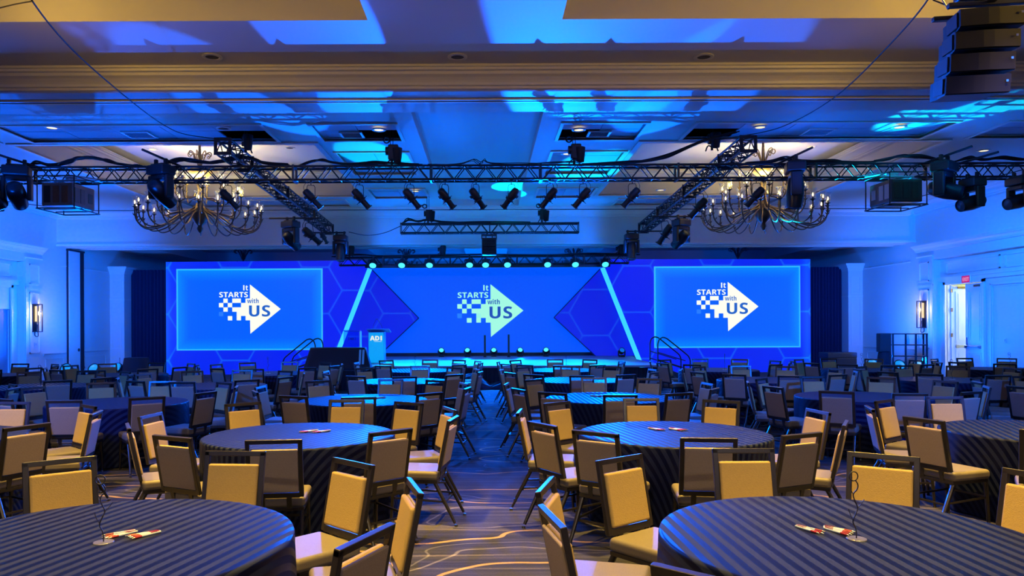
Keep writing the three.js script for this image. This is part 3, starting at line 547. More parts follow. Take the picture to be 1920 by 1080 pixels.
// ---------------------------------------------------------------- lecterns, draped desk, cloth heap, slim stands, uplights
{
  const adi = canvasTex(256, 512, (c, w, h) => {
    const g = c.createLinearGradient(0, 0, 0, h); c.fillStyle = '#00a8ff'; c.fillRect(0, 0, w, h);
    c.fillStyle = '#fbffe9'; c.font = 'bold 104px sans-serif'; const m = c.measureText('AD').width; c.save(); c.translate(26, 132); c.scale(160 / m, 1); c.lineWidth = 5; c.strokeStyle = '#fbffe9'; c.fillText('AD', 0, 0); c.strokeText('AD', 0, 0); c.restore(); c.fillRect(200, 54, 26, 80); c.fillRect(92, 148, 130, 6);
  });
  const l = thing('lectern', 'bright blue lectern with white ADI lettering on the stage', 'lectern', [-3.5, 0.63, -23.9]);
  mesh('body', box(0.5, 1.0, 0.4, 0, 0.5, 0, 0.01, 2), mat([0.05, 0.2, 0.6], 0.3), l);
  mesh('front_panel', new THREE.PlaneGeometry(0.48, 0.96).translate(0, 0.5, 0.202), glow([1, 1, 1], 0.85, { emissiveMap: adi }), l);
  mesh('top', at(box(0.72, 0.03, 0.5, 0, 0, 0, 0.008), 0.06, 1.04, 0, -0.2), mat([0.05, 0.25, 0.6], 0.25), l);
  for (const s of [-1, 1]) { const m = mesh('microphone', tube([V(s * 0.16, 1.05, -0.1), V(s * 0.13, 1.2, -0.08), V(s * 0.02, 1.4, 0.05)], 0.006, 14, 6), M.black, l); mesh('capsule', new THREE.SphereGeometry(0.015, 8, 6).translate(s * 0.02, 1.41, 0.05), M.black, m); }
  const br = canvasTex(256, 128, (c, w, h) => { c.fillStyle = '#000'; c.fillRect(0, 0, w, h); c.fillStyle = '#fff'; c.fillRect(20, 20, 10, 88); c.fillRect(20, 20, 24, 9); c.fillRect(20, 99, 24, 9); c.fillRect(226, 20, 10, 88); c.fillRect(212, 20, 24, 9); c.fillRect(212, 99, 24, 9); c.fillRect(64, 34, 128, 22); c.fillRect(64, 72, 128, 22); });
  const a = thing('lectern', 'clear acrylic lectern with a bright white edge, behind the black draped desk', 'lectern', [-4.35, 0.63, -24.3]);
  mesh('panel', box(0.5, 1.02, 0.02, -0.02, 0.51, 0.15), mat([0.55, 0.7, 1], 0.08, { transmission: 1, thickness: 0 }), a);
  mesh('shelf', at(box(0.56, 0.02, 0.4, 0, 0, 0), 0, 1.03, 0, -0.12), mat([0.55, 0.7, 1], 0.08, { transmission: 1, thickness: 0 }), a);
  mesh('edge', box(0.03, 1.02, 0.3, 0.25, 0.51, 0), mat([0.85, 0.85, 0.8], 0.4), a);
  mesh('emblem', new THREE.PlaneGeometry(0.28, 0.13).translate(0, 0.78, 0.166), mat([0.01, 0.02, 0.2], 0.4, { alphaMap: br, transparent: true }), a);
}
{
  // black cloth over two monitors on a skirted desk in front of the stage
  const d = thing('draped_desk', 'small desk skirted in black cloth in front of the stage steps', 'desk', [-4.2, 0, -21.2]);
  const p = []; for (let i = 0; i <= 240; i++) { const u = i / 240 * 4, k = Math.floor(u) % 4, f = u - Math.floor(u), c = [[-0.8, 0.32], [0.8, 0.32], [0.8, -0.32], [-0.8, -0.32], [-0.8, 0.32]], A = c[k], B = c[k + 1] ?? c[0]; const q = 0.02 * Math.sin(i * 1.7); p.push([A[0] + (B[0] - A[0]) * f + (k % 2 ? q : 0), A[1] + (B[1] - A[1]) * f + (k % 2 ? 0 : q)]); }
  mesh('skirt', poly(p, 0.56).rotateX(-Math.PI / 2), M.blackCloth, d);
  mesh('top', box(1.66, 0.03, 0.7, 0, 0.575, 0, 0.01), M.black, d);
  const c = thing('cloth_cover', 'black cloth hung over monitors on the skirted desk, pale slips at its end', 'cover', [-4.2, 0.59, -21.2]);
  const pos = [], ix = [], N = 64, H = 8;
  for (let j = 0; j <= H; j++) for (let i = 0; i <= N; i++) {
    const a = i / N * Math.PI * 2, t = j / H, w = (0.78 + 0.16 * t) + 0.02 * t * Math.sin(a * 9), dz = 0.2 + 0.2 * t + 0.02 * t * Math.sin(a * 7), e = 0.35;
    const cx = Math.sign(Math.cos(a)) * Math.pow(Math.abs(Math.cos(a)), e), cz = Math.sign(Math.sin(a)) * Math.pow(Math.abs(Math.sin(a)), e);
    pos.push(cx * w, 0.62 - 0.6 * t + (t > 0.9 ? 0.05 * Math.abs(Math.sin(a * 2 + 0.4)) : 0), cz * dz);
  }
  for (let j = 0; j < H; j++) for (let i = 0; i < N; i++) { const a = j * (N + 1) + i, b = a + N + 1; ix.push(a, a + 1, b, a + 1, b + 1, b); }
  const top = pos.length / 3; pos.push(0, 0.63, 0); for (let i = 0; i < N; i++) ix.push(top, i + 1, i);
  const g = new THREE.BufferGeometry(); g.setAttribute('position', new THREE.Float32BufferAttribute(pos, 3)); g.setIndex(ix); g.computeVertexNormals();
  const cm = M.blackCloth.clone(); cm.side = THREE.DoubleSide;
  mesh('cloth', g, cm, c);
  for (const x of [0.66, 0.75]) mesh('slip', at(box(0.06, 0.42, 0.012, 0, 0, 0, 0.004), x, 0.36, 0.32, -0.3), mat([0.2, 0.5, 0.5], 0.6), c);
  // heap of black cloth on the floor where the aisle ends
  const hp = thing('cloth_heap', 'crumpled heap of black cloth on the carpet where the aisle meets the stage', 'cloth', [0.05, 0, -21.55]);
  const hg = new THREE.PlaneGeometry(2.4, 0.9, 90, 34).rotateX(-Math.PI / 2), q = hg.attributes.position;
  for (let i = 0; i < q.count; i++) {
    const x = q.getX(i), z = q.getZ(i), e = Math.max(0, 1 - (x / 1.2) ** 2) * Math.max(0, 1 - (z / 0.45) ** 2);
    const left = 0.36 * Math.min(1, Math.max(0, (0.05 - x) * 2.6)), right = 0.24 * Math.exp(-(((x - 0.8) / 0.5) ** 2));
    q.setY(i, 0.004 + Math.pow(e, 0.35) * (left + right + 0.05 + 0.05 * Math.abs(noise.noise(x * 5 + z * 6, z * 3, 2.2)) + 0.04 * Math.abs(Math.sin(x * 9 + z * 14 + 2 * noise.noise(x * 2, z * 2, 8)))));
  }
  hg.computeVertexNormals(); mesh('cloth', hg, mat([0.008, 0.012, 0.05], 0.8, { side: THREE.DoubleSide }), hp);
}
for (const [x, h] of [[-0.06, 0.8], [0.84, 0.82]]) {
  const t = thing('slim_stand', 'slim black upright stand on the stage below the ' + (x < 0 ? 'emblem' : 'emblem, the one further right'), 'stand', [x, 0.63, -28.2], 0, 'slim black stands on the stage');
  mesh('base', box(0.12, 0.03, 0.12, 0, 0.015, 0, 0.006), M.black, t); mesh('post', box(0.07, h, 0.05, 0, 0.03 + h / 2, 0, 0.006), M.black, t);
}
const lensCyan = glow([0.08, 0.75, 0.95], 1.3), lensBlue = glow([0.0, 0.3, 1], 1.0);
function makeFloorLight(lens, k) {
  const c = new THREE.Group(); c.name = 'floor_light';
  mesh('base', box(0.3 * k, 0.1 * k, 0.26 * k, 0, 0.05 * k, 0, 0.02, 2), M.black, c).name = 'base';
  mesh('yoke', [box(0.05 * k, 0.28 * k, 0.12 * k, -0.17 * k, 0.2 * k, 0, 0.015, 2), box(0.05 * k, 0.28 * k, 0.12 * k, 0.17 * k, 0.2 * k, 0, 0.015, 2)], M.black, c).name = 'yoke';
  const h = mesh('head', at(lathe([[0.001, -0.2 * k], [0.1 * k, -0.19 * k], [0.14 * k, -0.1 * k], [0.15 * k, 0.04 * k], [0.15 * k, 0.12 * k], [0.13 * k, 0.125 * k], [0.125 * k, 0.1 * k]], 24), 0, 0.3 * k, 0, 60 * R), M.black, c); h.name = 'head';
  const l = mesh('lens', at(lathe([[0.125 * k, 0.1 * k], [0.08 * k, 0.115 * k], [0.001, 0.12 * k]], 24), 0, 0.3 * k, 0, 60 * R), lens, h); l.name = 'lens';
  return c;
}
const upl = makeFloorLight(lensCyan, 0.72);
['leftmost', 'second from left', 'middle', 'fourth from left', 'rightmost'].forEach((w, i) => {
  const c = i ? upl.clone() : upl; c.name = numbered('floor_light'); c.position.set(-1.74 + i * 1.01, 0.63, -28.75); c.rotation.set(0, jit(0.2), 0); scene.add(c);
  c.userData = { label: 'cyan uplight on the stage under the middle screen, ' + w + ' of five', category: 'light', group: 'uplights along the back of the stage' };
});
const arch = upl.clone(); arch.name = numbered('floor_light'); arch.position.set(5.05, 0.63, -27.9); scene.add(arch); arch.traverse((o) => { if (o.name === 'lens') o.material = glow([0, 0.2, 1], 0.7); });
arch.userData = { label: 'round uplight on the deck at the foot of the right light strip', category: 'light' };
const mv = makeFloorLight(lensBlue, 1.25);
[[-14.2, 25.3, 'left'], [-13.2, 25.2, 'middle'], [-12.6, 25.6, 'right'], [13.5, 26.2, 'left'], [13.9, 25.2, 'middle'], [14.4, 25.0, 'right']].forEach(([x, d, w], i) => {
  const c = i ? mv.clone() : mv; c.name = numbered('floor_light'); c.position.set(x, 0, -d); c.rotation.set(0, jit(0.3), 0); scene.add(c);
  c.userData = { label: 'floor moving head with blue lens by the ' + (i < 3 ? 'left' : 'right') + ' wall, ' + w + ' of three', category: 'light', group: 'blue moving heads on the floor by the ' + (i < 3 ? 'left' : 'right') + ' wall' };
});
// black drapes that close the gaps beside the set
for (const s of [-1, 1]) {
  const x0 = s < 0 ? -14.7 : 12.9, x1 = s < 0 ? -12.6 : 14.75, p = [];
  for (let i = 0; i <= 120; i++) { const x = x0 + (x1 - x0) * i / 120; p.push([x, 30.9 + 0.05 * Math.sin(i * 0.75) + 0.02 * Math.sin(i * 0.23 + 1)]); }
  tag(mesh('drape', poly([...p, ...p.slice().reverse().map(([x, d]) => [x, d + 0.02])], 4.18).rotateX(-Math.PI / 2).translate(0, 0.01, 0), M.drape), 'tall dark navy drape between the set and the ' + (s < 0 ? 'left' : 'right') + ' column', 'drape', 'drapes beside the set');
}
// ---------------------------------------------------------------- box truss: four chords, lattice, end and joint plates
function truss(name, label, A, B, size, sections, group) {                // A, B: centre line ends
  const L = A.distanceTo(B), dir = B.clone().sub(A).normalize(), side = V(0, 1, 0).cross(dir).normalize(), up = dir.clone().cross(side).normalize(), h = size / 2;
  const P = (s, a, b) => A.clone().addScaledVector(dir, s).addScaledVector(side, a * h).addScaledVector(up, b * h);
  const t = thing(name, label, 'truss', [0, 0, 0], 0, group);
  for (const [a, b] of [[-1, -1], [1, -1], [1, 1], [-1, 1]]) mesh('chord', rod(P(0, a, b), P(L, a, b), 0.025, 8), M.truss, t);
  let s0 = 0;
  for (const len of sections) {
    const s1 = Math.min(L, s0 + len), n = Math.max(2, Math.round((s1 - s0 - 0.1) / (size * 1.68))), w = (s1 - s0 - 0.1) / n, g = [];
    for (let i = 0; i < n; i++) {
      const u = s0 + 0.05 + i * w, m = u + w / 2, v = u + w;
      for (const a of [-1, 1]) g.push(rod(P(u, a, -1), P(m, a, 1), 0.0125, 6), rod(P(m, a, 1), P(v, a, -1), 0.0125, 6));
      for (const b of [-1, 1]) g.push(rod(P(u, -1, b), P(m, 1, b), 0.0125, 6), rod(P(m, 1, b), P(v, -1, b), 0.0125, 6));
      g.push(rod(P(m, -1, 1), P(m, 1, 1), 0.0125, 6), rod(P(u, -1, -1), P(u, 1, -1), 0.0125, 6));
    }
    mesh('lattice', g, M.truss, t);
    for (const s of [s0 + 0.012, s1 - 0.012]) { const pl = frameGeo(size + 0.07, size + 0.07, 0.07, 0.018), mm = new THREE.Matrix4().makeBasis(side, up, dir).setPosition(P(s, 0, 0)); mesh('joint_plate', pl.applyMatrix4(mm), M.truss, t); }
    s0 = s1;
  }
  return t;
}
const W = (px, py, d) => V((px - 912) * d / F, EYE + (612 + (912 - px) * 0.0045 - py) * d / F, -d);   // picture reading to metres
const D1 = 16.7, Y1 = 5.21;
truss('lighting_truss', 'long black box truss running across the whole room above the tables', V(-12.6, Y1, -D1), V(12.6, Y1, -D1), 0.3, [2.44, 3.05, 2.84, 3.05, 2.44, 3.05, 3.05, 2.6, 2.7]);
for (const s of [-1, 1]) truss('lighting_truss', 'black box truss running from above the long truss towards the ' + (s < 0 ? 'left' : 'right') + ' end of the stage', V(s * 5.55, 5.62, -15.75), V(s * 5.5, 5.2, -26.1), 0.3, [1.5, 3.05, 3.05, 2.8], 'trusses that run towards the stage');
truss('lighting_truss', 'short black box truss hung over the stage front with speakers below it', V(-2.74, 4.94, -24.0), V(2.98, 4.94, -24.0), 0.29, [2.86, 2.86]);
truss('lighting_truss', 'rear black truss with nine cyan lamps above the middle screen', V(-5.35, 4.18, -27.3), V(5.2, 4.22, -27.3), 0.28, [1.6, 2.44, 2.44, 2.44, 1.7]);
tag(mesh('masking_bar', [box(8.9, 0.09, 0.06, 0.05, 3.98, -27.16), box(8.9, 0.05, 0.3, 0.05, 3.98, -27.3)], M.black), 'flat black masking bar under the rear truss along the top of the middle screen', 'bar');

// cable bundles lying on the trusses
function bundle(label, pts, n, r, group) {
  const g = [];
  for (let k = 0; k < n; k++) g.push(tube(pts.map((p, i) => V(p.x + jit(0.05), p.y + (i && i < pts.length - 1 ? rnd() * 0.05 : 0.01), p.z + jit(0.1))), r, pts.length * 6, 6));
  tag(mesh('cable_bundle', g, M.cable), label, 'cables', group);
}
{
  const y = Y1 + 0.19, X = (px) => (px - 912) * D1 / F, line = (pairs) => pairs.map(([px, h]) => V(X(px), y + h, -D1));
  bundle('black cable bundle sagging over the long truss near the left projector', line([[52, 0.02], [75, 0.07], [100, 0.0], [130, 0.1], [150, 0.17], [180, 0.17], [205, 0.1], [230, 0.02], [262, 0.02]]), 9, 0.016, 'cable bundles on the long truss');
  bundle('black cables heaped on the long truss above the left chandelier', line([[318, 0.06], [335, 0.13], [355, 0.12], [380, 0.08], [405, 0.06], [430, 0.14], [455, 0.2], [475, 0.13], [500, 0.04], [540, 0.02]]), 9, 0.016, 'cable bundles on the long truss');
  bundle('low run of black cables on the long truss left of its middle', line([[560, 0.0], [590, 0.08], [605, 0.1], [625, 0.05], [660, 0.01], [700, 0.03], [740, 0.01], [790, 0.0]]), 6, 0.014, 'cable bundles on the long truss');
  bundle('thin run of black cables on the middle of the long truss', line([[800, 0.0], [870, 0.01], [890, 0.09], [900, 0.0], [908, 0.1], [918, 0.02], [980, 0.0], [1040, 0.03], [1090, 0.05]]), 3, 0.009, 'cable bundles on the long truss');
  bundle('black cables fanning down onto the long truss from the right angled truss', [V(5.35, 5.9, -15.9), V(4.7, 5.75, -16.2), V(4.0, 5.52, -16.6), V(3.2, 5.42, -16.7), V(2.2, 5.4, -16.7)], 8, 0.014, 'cable bundles on the long truss');
  bundle('black cable bundle on the long truss between chandelier and right projector', line([[1400, 0.0], [1450, 0.03], [1470, 0.1], [1500, 0.02], [1560, 0.03], [1600, 0.0], [1640, 0.02]]), 8, 0.015, 'cable bundles on the long truss');
  bundle('black cable bundle sagging over the long truss above the right projector', line([[1640, 0.03], [1670, 0.09], [1690, 0.14], [1720, 0.13], [1745, 0.09], [1765, 0.03]]), 9, 0.016, 'cable bundles on the long truss');
  bundle('black cables on the long truss at its right end', line([[1790, 0.01], [1820, 0.1], [1850, 0.05], [1880, 0.09], [1910, 0.05], [1945, 0.04]]), 7, 0.015, 'cable bundles on the long truss');
  bundle('black cables lying on the short truss over the stage front', [V(-2.7, 5.1, -24), V(-2.5, 5.22, -24), V(-2.2, 5.15, -24), V(-1.9, 5.2, -24), V(-1.4, 5.12, -24), V(0, 5.12, -24), V(1.4, 5.12, -24)], 6, 0.016);
  bundle('black cables on the rear truss above its cyan lamps', [V(-5.6, 4.35, -27.3), V(-4.6, 4.42, -27.3), V(-3.9, 4.36, -27.3), V(-2, 4.37, -27.3), V(0, 4.39, -27.3), V(2.3, 4.36, -27.3), V(3.6, 4.4, -27.3), V(5.6, 4.38, -27.3)], 6, 0.02);
}
// slack black cables swung up to the ceiling of the near section, and one between the trusses
tag(mesh('cable', tube([W(40, -40, 7.6), W(62, 0, 8.0), W(130, 85, 9.3), W(230, 175, 11.2), W(310, 235, 13.4), W(350, 252, 14.6), W(420, 262, 15.7)], 0.009, 60, 6), M.cable), 'thin black cable swinging up from the left angled truss to the ceiling', 'cable', 'cables swung up to the ceiling');
tag(mesh('cable', tube([W(1762, -40, 7.6), W(1742, 0, 8.0), W(1660, 95, 9.5), W(1570, 180, 11.4), W(1490, 228, 13.4), W(1440, 246, 14.6), W(1350, 262, 15.7)], 0.009, 60, 6), M.cable), 'thin black cable swinging up from the right angled truss to the ceiling', 'cable', 'cables swung up to the ceiling');
tag(mesh('cable', tube([W(-10, 18, 8.4), W(30, 8, 8.2), W(64, 2, 8.0)], 0.008, 20, 6), M.cable), 'short thin black line across the yellow ceiling corner', 'cable');
tag(mesh('cable', tube([W(655, 435, 25.6), W(685, 441, 25.2), W(720, 437, 24.6), W(752, 424, 24.0)], 0.012, 24, 6), M.cable), 'slack black cable between the short truss and the left moving head', 'cable');
tag(mesh('wire_rope', [rod(W(0, 376, 19.4), W(150, 395, 24.6), 0.012), rod(W(150, 395, 24.6), W(1640, 391, 24.6), 0.012), rod(W(1640, 391, 24.6), W(1920, 318, 18.6), 0.012)], M.cable), 'taut dark wire strung across the room behind the trusses', 'wire');

// ---------------------------------------------------------------- chain hoists
function hoist(x, y, d, top, label, k = 1) {
  const t = thing('chain_hoist', label, 'hoist', [x, y, -d], 0, 'chain hoists');
  mesh('body', [box(0.24 * k, 0.36 * k, 0.2 * k, 0.04, 0.32 * k, 0, 0.03, 2), at(new THREE.CylinderGeometry(0.1 * k, 0.1 * k, 0.24 * k, 18), -0.02, 0.36 * k, 0, 0, 0, Math.PI / 2)], M.black, t);
  mesh('hook', [new THREE.TorusGeometry(0.07 * k, 0.018, 8, 20).translate(-0.12 * k, 0.62 * k, 0), rod(V(0, 0, 0), V(0, 0.16 * k, 0), 0.03)], M.black, t);
  mesh('chain', [rod(V(-0.03, 0.5 * k, 0), V(-0.03, top - y, 0), 0.008, 6), rod(V(0.03, 0.5 * k, 0), V(0.03, top - y, 0), 0.008, 6)], M.black, t);
  mesh('chain_bag', at(lathe([[0.001, 0], [0.08, 0.02], [0.1, 0.2], [0.11, 0.34], [0.09, 0.35]], 14), 0.14 * k, 0.05 * k, 0.06), M.cable, t);
  mesh('sling', [tube([V(-0.14, -0.02, 0), V(-0.08, 0.1, 0), V(0, 0.15 * k, 0), V(0.08, 0.1, 0), V(0.14, -0.02, 0)], 0.016, 16, 6)], M.black, t);
}
hoist(-2.1, 5.38, D1, 6.4, 'chain hoist on the long truss below the left ceiling opening', 0.95);
hoist(1.98, 5.38, D1, 6.4, 'chain hoist on the long truss below the right ceiling opening', 0.95);
hoist(-5.3, 5.66, 16.5, 6.4, 'chain hoist over the near end of the left angled truss', 0.5);
hoist(5.0, 5.66, 16.5, 6.4, 'chain hoist over the near end of the right angled truss', 0.5);
hoist(-1.86, 5.1, 24, 5.99, 'chain hoist on the left part of the short truss', 0.9);
hoist(1.8, 5.1, 24, 5.99, 'chain hoist on the right part of the short truss', 0.9);
hoist(-5.0, 4.36, 27.3, 4.8, 'chain hoist above the left end of the rear truss', 0.7);
hoist(-1.66, 4.36, 27.3, 4.8, 'chain hoist on the rear truss left of the hanging speakers', 0.7);
hoist(4.85, 4.36, 27.3, 4.8, 'chain hoist above the right end of the rear truss', 0.7);

// ---------------------------------------------------------------- profile spotlights under the trusses
function makeLeko() {                                  // hangs from its clamp at the origin; barrel points to +x and down
  const c = new THREE.Group(); c.name = 'profile_spotlight';
  mesh('clamp', [box(0.07, 0.09, 0.06, 0, -0.02, 0, 0.01), rod(V(0, -0.05, 0), V(0, -0.14, 0), 0.014)], M.black, c);
  mesh('yoke', path([V(-0.12, -0.52, 0.0), V(-0.12, -0.2, 0), V(-0.09, -0.14, 0), V(0.09, -0.14, 0), V(0.12, -0.2, 0), V(0.12, -0.62, 0)], 0.011, 6), M.black, c);
  const b = new THREE.Group(); b.name = 'barrel'; c.add(b); b.position.set(0, -0.52, 0); b.rotation.z = -0.82;   // its axis is local x
  const L = (pts) => lathe(pts, 18).rotateZ(-Math.PI / 2);
  mesh('lamp_housing', [L([[0.001, -0.3], [0.08, -0.29], [0.115, -0.24], [0.125, -0.12], [0.13, 0.0], [0.105, 0.08], [0.09, 0.1]]), box(0.1, 0.09, 0.13, -0.1, -0.13, 0, 0.02, 2), box(0.05, 0.27, 0.05, -0.06, 0, 0, 0.01)], M.black, b);
  mesh('shutter_gate', [L([[0.1, 0.08], [0.135, 0.09], [0.135, 0.13], [0.1, 0.14]]), rod(V(0.11, -0.13, 0), V(0.11, -0.22, 0), 0.01), rod(V(0.11, 0.12, 0.03), V(0.11, 0.2, 0.03), 0.01)], M.black, b);
  mesh('lens_tube', L([[0.088, 0.12], [0.088, 0.36], [0.098, 0.37], [0.098, 0.4], [0.085, 0.4]]), M.blackGloss, b);
  mesh('gel_frame', [frameGeo(0.2, 0.2, 0.03, 0.03).rotateY(Math.PI / 2).translate(0.415, 0, 0)], M.black, b);
  mesh('lens', L([[0.085, 0.39], [0.05, 0.4], [0.001, 0.403]]), mat([0.02, 0.03, 0.05], 0.08), b);
  mesh('power_cable', tube([V(-0.2, -0.36, 0.02), V(-0.22, -0.2, 0.05), V(-0.12, -0.05, 0.08), V(-0.04, 0.02, 0.05)], 0.008, 18, 5), M.cable, c);
  c.traverse((o) => { o.name = o.name.replace(/_\d{3}$/, ''); });
  return c;
}
const leko0 = makeLeko();
let lekos = 0;
function leko(p, turn, label, k = 1, lift = 0) {
  const c = lekos++ ? leko0.clone() : leko0; c.name = numbered('profile_spotlight'); c.position.copy(p); c.rotation.set(0, turn * R, lift * R, 'YXZ'); c.scale.setScalar(k); scene.add(c);
  c.userData = { label, category: 'spotlight', group: 'profile spotlights' };
}
const lekoY = Y1 - 0.17;
[[585, 18], [676, 25], [771, 30], [836, 35], [894, 40], [960, 145], [1032, 150], [1094, 153], [1186, 160]].forEach(([px, turn], i) => leko(V((px - 912) * (D1 - 0.1) / F, lekoY, -D1 + 0.14), turn, 'black profile spotlight under the long truss, ' + ['first', 'second', 'third', 'fourth', 'fifth', 'sixth', 'seventh', 'eighth', 'ninth'][i] + ' from the left between the angled trusses', 0.72));
leko(V(-5.72, lekoY, -D1 + 0.14), 28, 'black profile spotlight under the long truss in front of the left chandelier', 0.72);
leko(V(6.0, lekoY, -D1 + 0.14), 150, 'black profile spotlight under the long truss in front of the right chandelier', 0.72);
leko(V(-5.46, 5.12, -22.9), 32, 'long black profile spotlight hung under the far part of the left angled truss', 0.95, 8);
leko(V(5.46, 5.12, -22.9), 148, 'long black profile spotlight hung under the far part of the right angled truss', 0.95, -8);
leko(V(5.53, 5.31, -19.3), 155, 'black profile spotlight on the middle of the right angled truss', 0.85);
leko(V(-5.4, 5.1, -24.8), 60, 'short black profile spotlight near the far end of the left angled truss', 0.6);

// ---------------------------------------------------------------- moving heads
function makeMover(lens, bar = 0) {                    // hangs down from y = 0; the head points along local -y tilted
  const c = new THREE.Group(); c.name = 'moving_head';
  mesh('base', [box(0.42, 0.17, 0.32, 0, -0.1, 0, 0.03, 2), box(0.3, 0.05, 0.2, 0, -0.01, 0, 0.01)], M.black, c);
  mesh('clamp', [box(0.06, 0.1, 0.06, -0.12, 0.06, 0, 0.012), box(0.06, 0.1, 0.06, 0.12, 0.06, 0, 0.012)], M.black, c);
  const y = new THREE.Group(); y.name = 'yoke'; c.add(y);
  mesh('yoke_arm', [box(0.34, 0.1, 0.2, 0, -0.23, 0, 0.03, 2), box(0.075, 0.42, 0.19, -0.2, -0.4, 0, 0.03, 2), box(0.075, 0.42, 0.19, 0.2, -0.4, 0, 0.03, 2)], M.black, y);
  const h = new THREE.Group(); h.name = 'head'; y.add(h); h.position.set(0, -0.5, 0);
  mesh('shell', lathe([[0.001, 0.27], [0.09, 0.26], [0.13, 0.2], [0.145, 0.08], [0.15, -0.05], [0.135, -0.2], [0.125, -0.3], [0.115, -0.31], [0.11, -0.28]], 24), M.blackGloss, h);
  mesh('lens', lathe([[0.112, -0.285], [0.06, -0.3], [0.001, -0.305]], 24), lens, h);
  c.traverse((o) => { o.name = o.name.replace(/_\d{3}$/, ''); });
  return c;
}
const lensOff = mat([0.05, 0.07, 0.12], 0.06), mover0 = makeMover(lensOff), mover1 = makeMover(lensBlue);
let movers = { a: 0, b: 0 };
function mover(lit, p, yaw, pitch, label, k = 1) {
  const src = lit ? mover1 : mover0, n = lit ? 'a' : 'b', c = movers[n]++ ? src.clone() : src;
  c.name = numbered('moving_head'); c.position.copy(p); c.rotation.set(0, yaw * R, 0); c.scale.setScalar(k); scene.add(c);
  c.traverse((o) => { if (o.name === 'head') o.rotation.x = pitch * R; });
  c.userData = { label, category: 'moving head', group: 'moving heads on the trusses' };
  return c;
}
function sidePipe(p, q, label) { tag(mesh('pipe', rod(p, q, 0.026, 10), M.black), label, 'pipe', 'short pipes clamped to the trusses'); }
const FRONT = D1 - 0.42;
const mx = (px, d = FRONT) => (px - 912) * d / F;
mover(true, V(mx(33), 5.34, -FRONT), 20, 62, 'moving head with a glowing cyan belly at the left end of the long truss', 1.25);
mover(false, V(mx(-6), 5.0, -FRONT + 0.1), 90, 78, 'black moving head under the long truss at the left picture edge', 1.05);
mover(false, V(mx(303), 5.34, -FRONT), -25, 55, 'black moving head on the long truss left of the left chandelier', 1.2);
mover(false, V(mx(1492), 5.34, -FRONT), 75, 4, 'black moving head pointing straight down over the right chandelier', 1.25);
mover(false, V(mx(1772), 5.34, -FRONT), 35, -70, 'large black moving head on the long truss near its right end', 1.25);
mover(false, V(mx(1812), 4.93, -FRONT + 0.22), -80, -75, 'black moving head hung low under the long truss beside the large one', 1.05);
mover(false, V(mx(1906), 4.98, -FRONT + 0.1), -80, -75, 'black moving head hung low at the right end of the long truss', 1.05);
sidePipe(V(mx(12), 5.52, -FRONT + 0.5), V(mx(50), 5.4, -FRONT - 0.5), 'slanting pipe over the leftmost moving head on the long truss');
sidePipe(V(mx(288), 5.56, -FRONT + 0.5), V(mx(330), 5.38, -FRONT - 0.5), 'slanting pipe over the moving head by the left chandelier');
sidePipe(V(mx(1506), 5.54, -FRONT + 0.5), V(mx(1470), 5.38, -FRONT - 0.5), 'slanting pipe over the moving head by the right chandelier');
sidePipe(V(mx(1796), 5.55, -FRONT + 0.5), V(mx(1752), 5.38, -FRONT - 0.5), 'slanting pipe over the large moving head near the right end');
sidePipe(V(mx(1850), 5.45, -FRONT + 0.4), V(mx(1815), 5.36, -FRONT - 0.4), 'slanting pipe right of the large moving head');
// on pipes across the angled trusses
for (const s of [-1, 1]) {
  const w = s < 0 ? 'left' : 'right', ya = 5.06, yb = 4.94;
  sidePipe(V(s * 5.0, ya, -22.4), V(s * 6.5, ya, -22.4), 'horizontal pipe under the middle of the ' + w + ' angled truss');
  mover(true, V(s * 5.86, ya - 0.08, -22.4), s * 30, s < 0 ? 55 : 55, 'moving head with a blue lens under the middle of the ' + w + ' angled truss', 1.15);
  sidePipe(V(s * 4.75, yb + 0.05, -25.3), V(s * 5.95, yb + 0.05, -25.3), 'horizontal pipe at the far end of the ' + w + ' angled truss');
  mover(false, V(s * 4.93, yb - 0.03, -25.3), 0, -12, 'black moving head hanging at the far end of the ' + w + ' angled truss', 1.1);
}
// nine lamps on the rear truss
function makePar() {
  const c = new THREE.Group(); c.name = 'wash_light';
  mesh('yoke', [box(0.34, 0.05, 0.06, 0, 0.13, 0, 0.01), box(0.03, 0.26, 0.06, -0.17, 0.0, 0, 0.008), box(0.03, 0.26, 0.06, 0.17, 0, 0, 0.008), rod(V(0, 0.13, 0), V(0, 0.3, 0), 0.03), rod(V(0, 0.27, 0.03), V(0, 0.27, -0.3), 0.025)], M.black, c);
  const h = mesh('head', at(lathe([[0.001, -0.2], [0.1, -0.19], [0.14, -0.08], [0.145, 0.1], [0.125, 0.11]], 22), 0, 0, 0, 132 * R), M.black, c);
  mesh('lens', at(lathe([[0.122, 0.1], [0.07, 0.115], [0.001, 0.12]], 22), 0, 0, 0, 132 * R), lensCyan, h);
  c.traverse((o) => { o.name = o.name.replace(/_\d{3}$/, ''); });
  return c;
}
const par0 = makePar();
[700, 754, 806, 881, 911, 952, 1027, 1079, 1135].forEach((px, i) => {
  const c = i ? par0.clone() : par0; c.name = numbered('wash_light'); c.position.set((px - 912) * 26.9 / F, 4.06, -26.9); c.scale.setScalar(1.0); scene.add(c);
  c.userData = { label: 'cyan wash lamp on the rear truss, ' + ['first', 'second', 'third', 'fourth', 'fifth', 'sixth', 'seventh', 'eighth', 'ninth'][i] + ' from the left', category: 'stage light', group: 'lamps on the rear truss' };
});

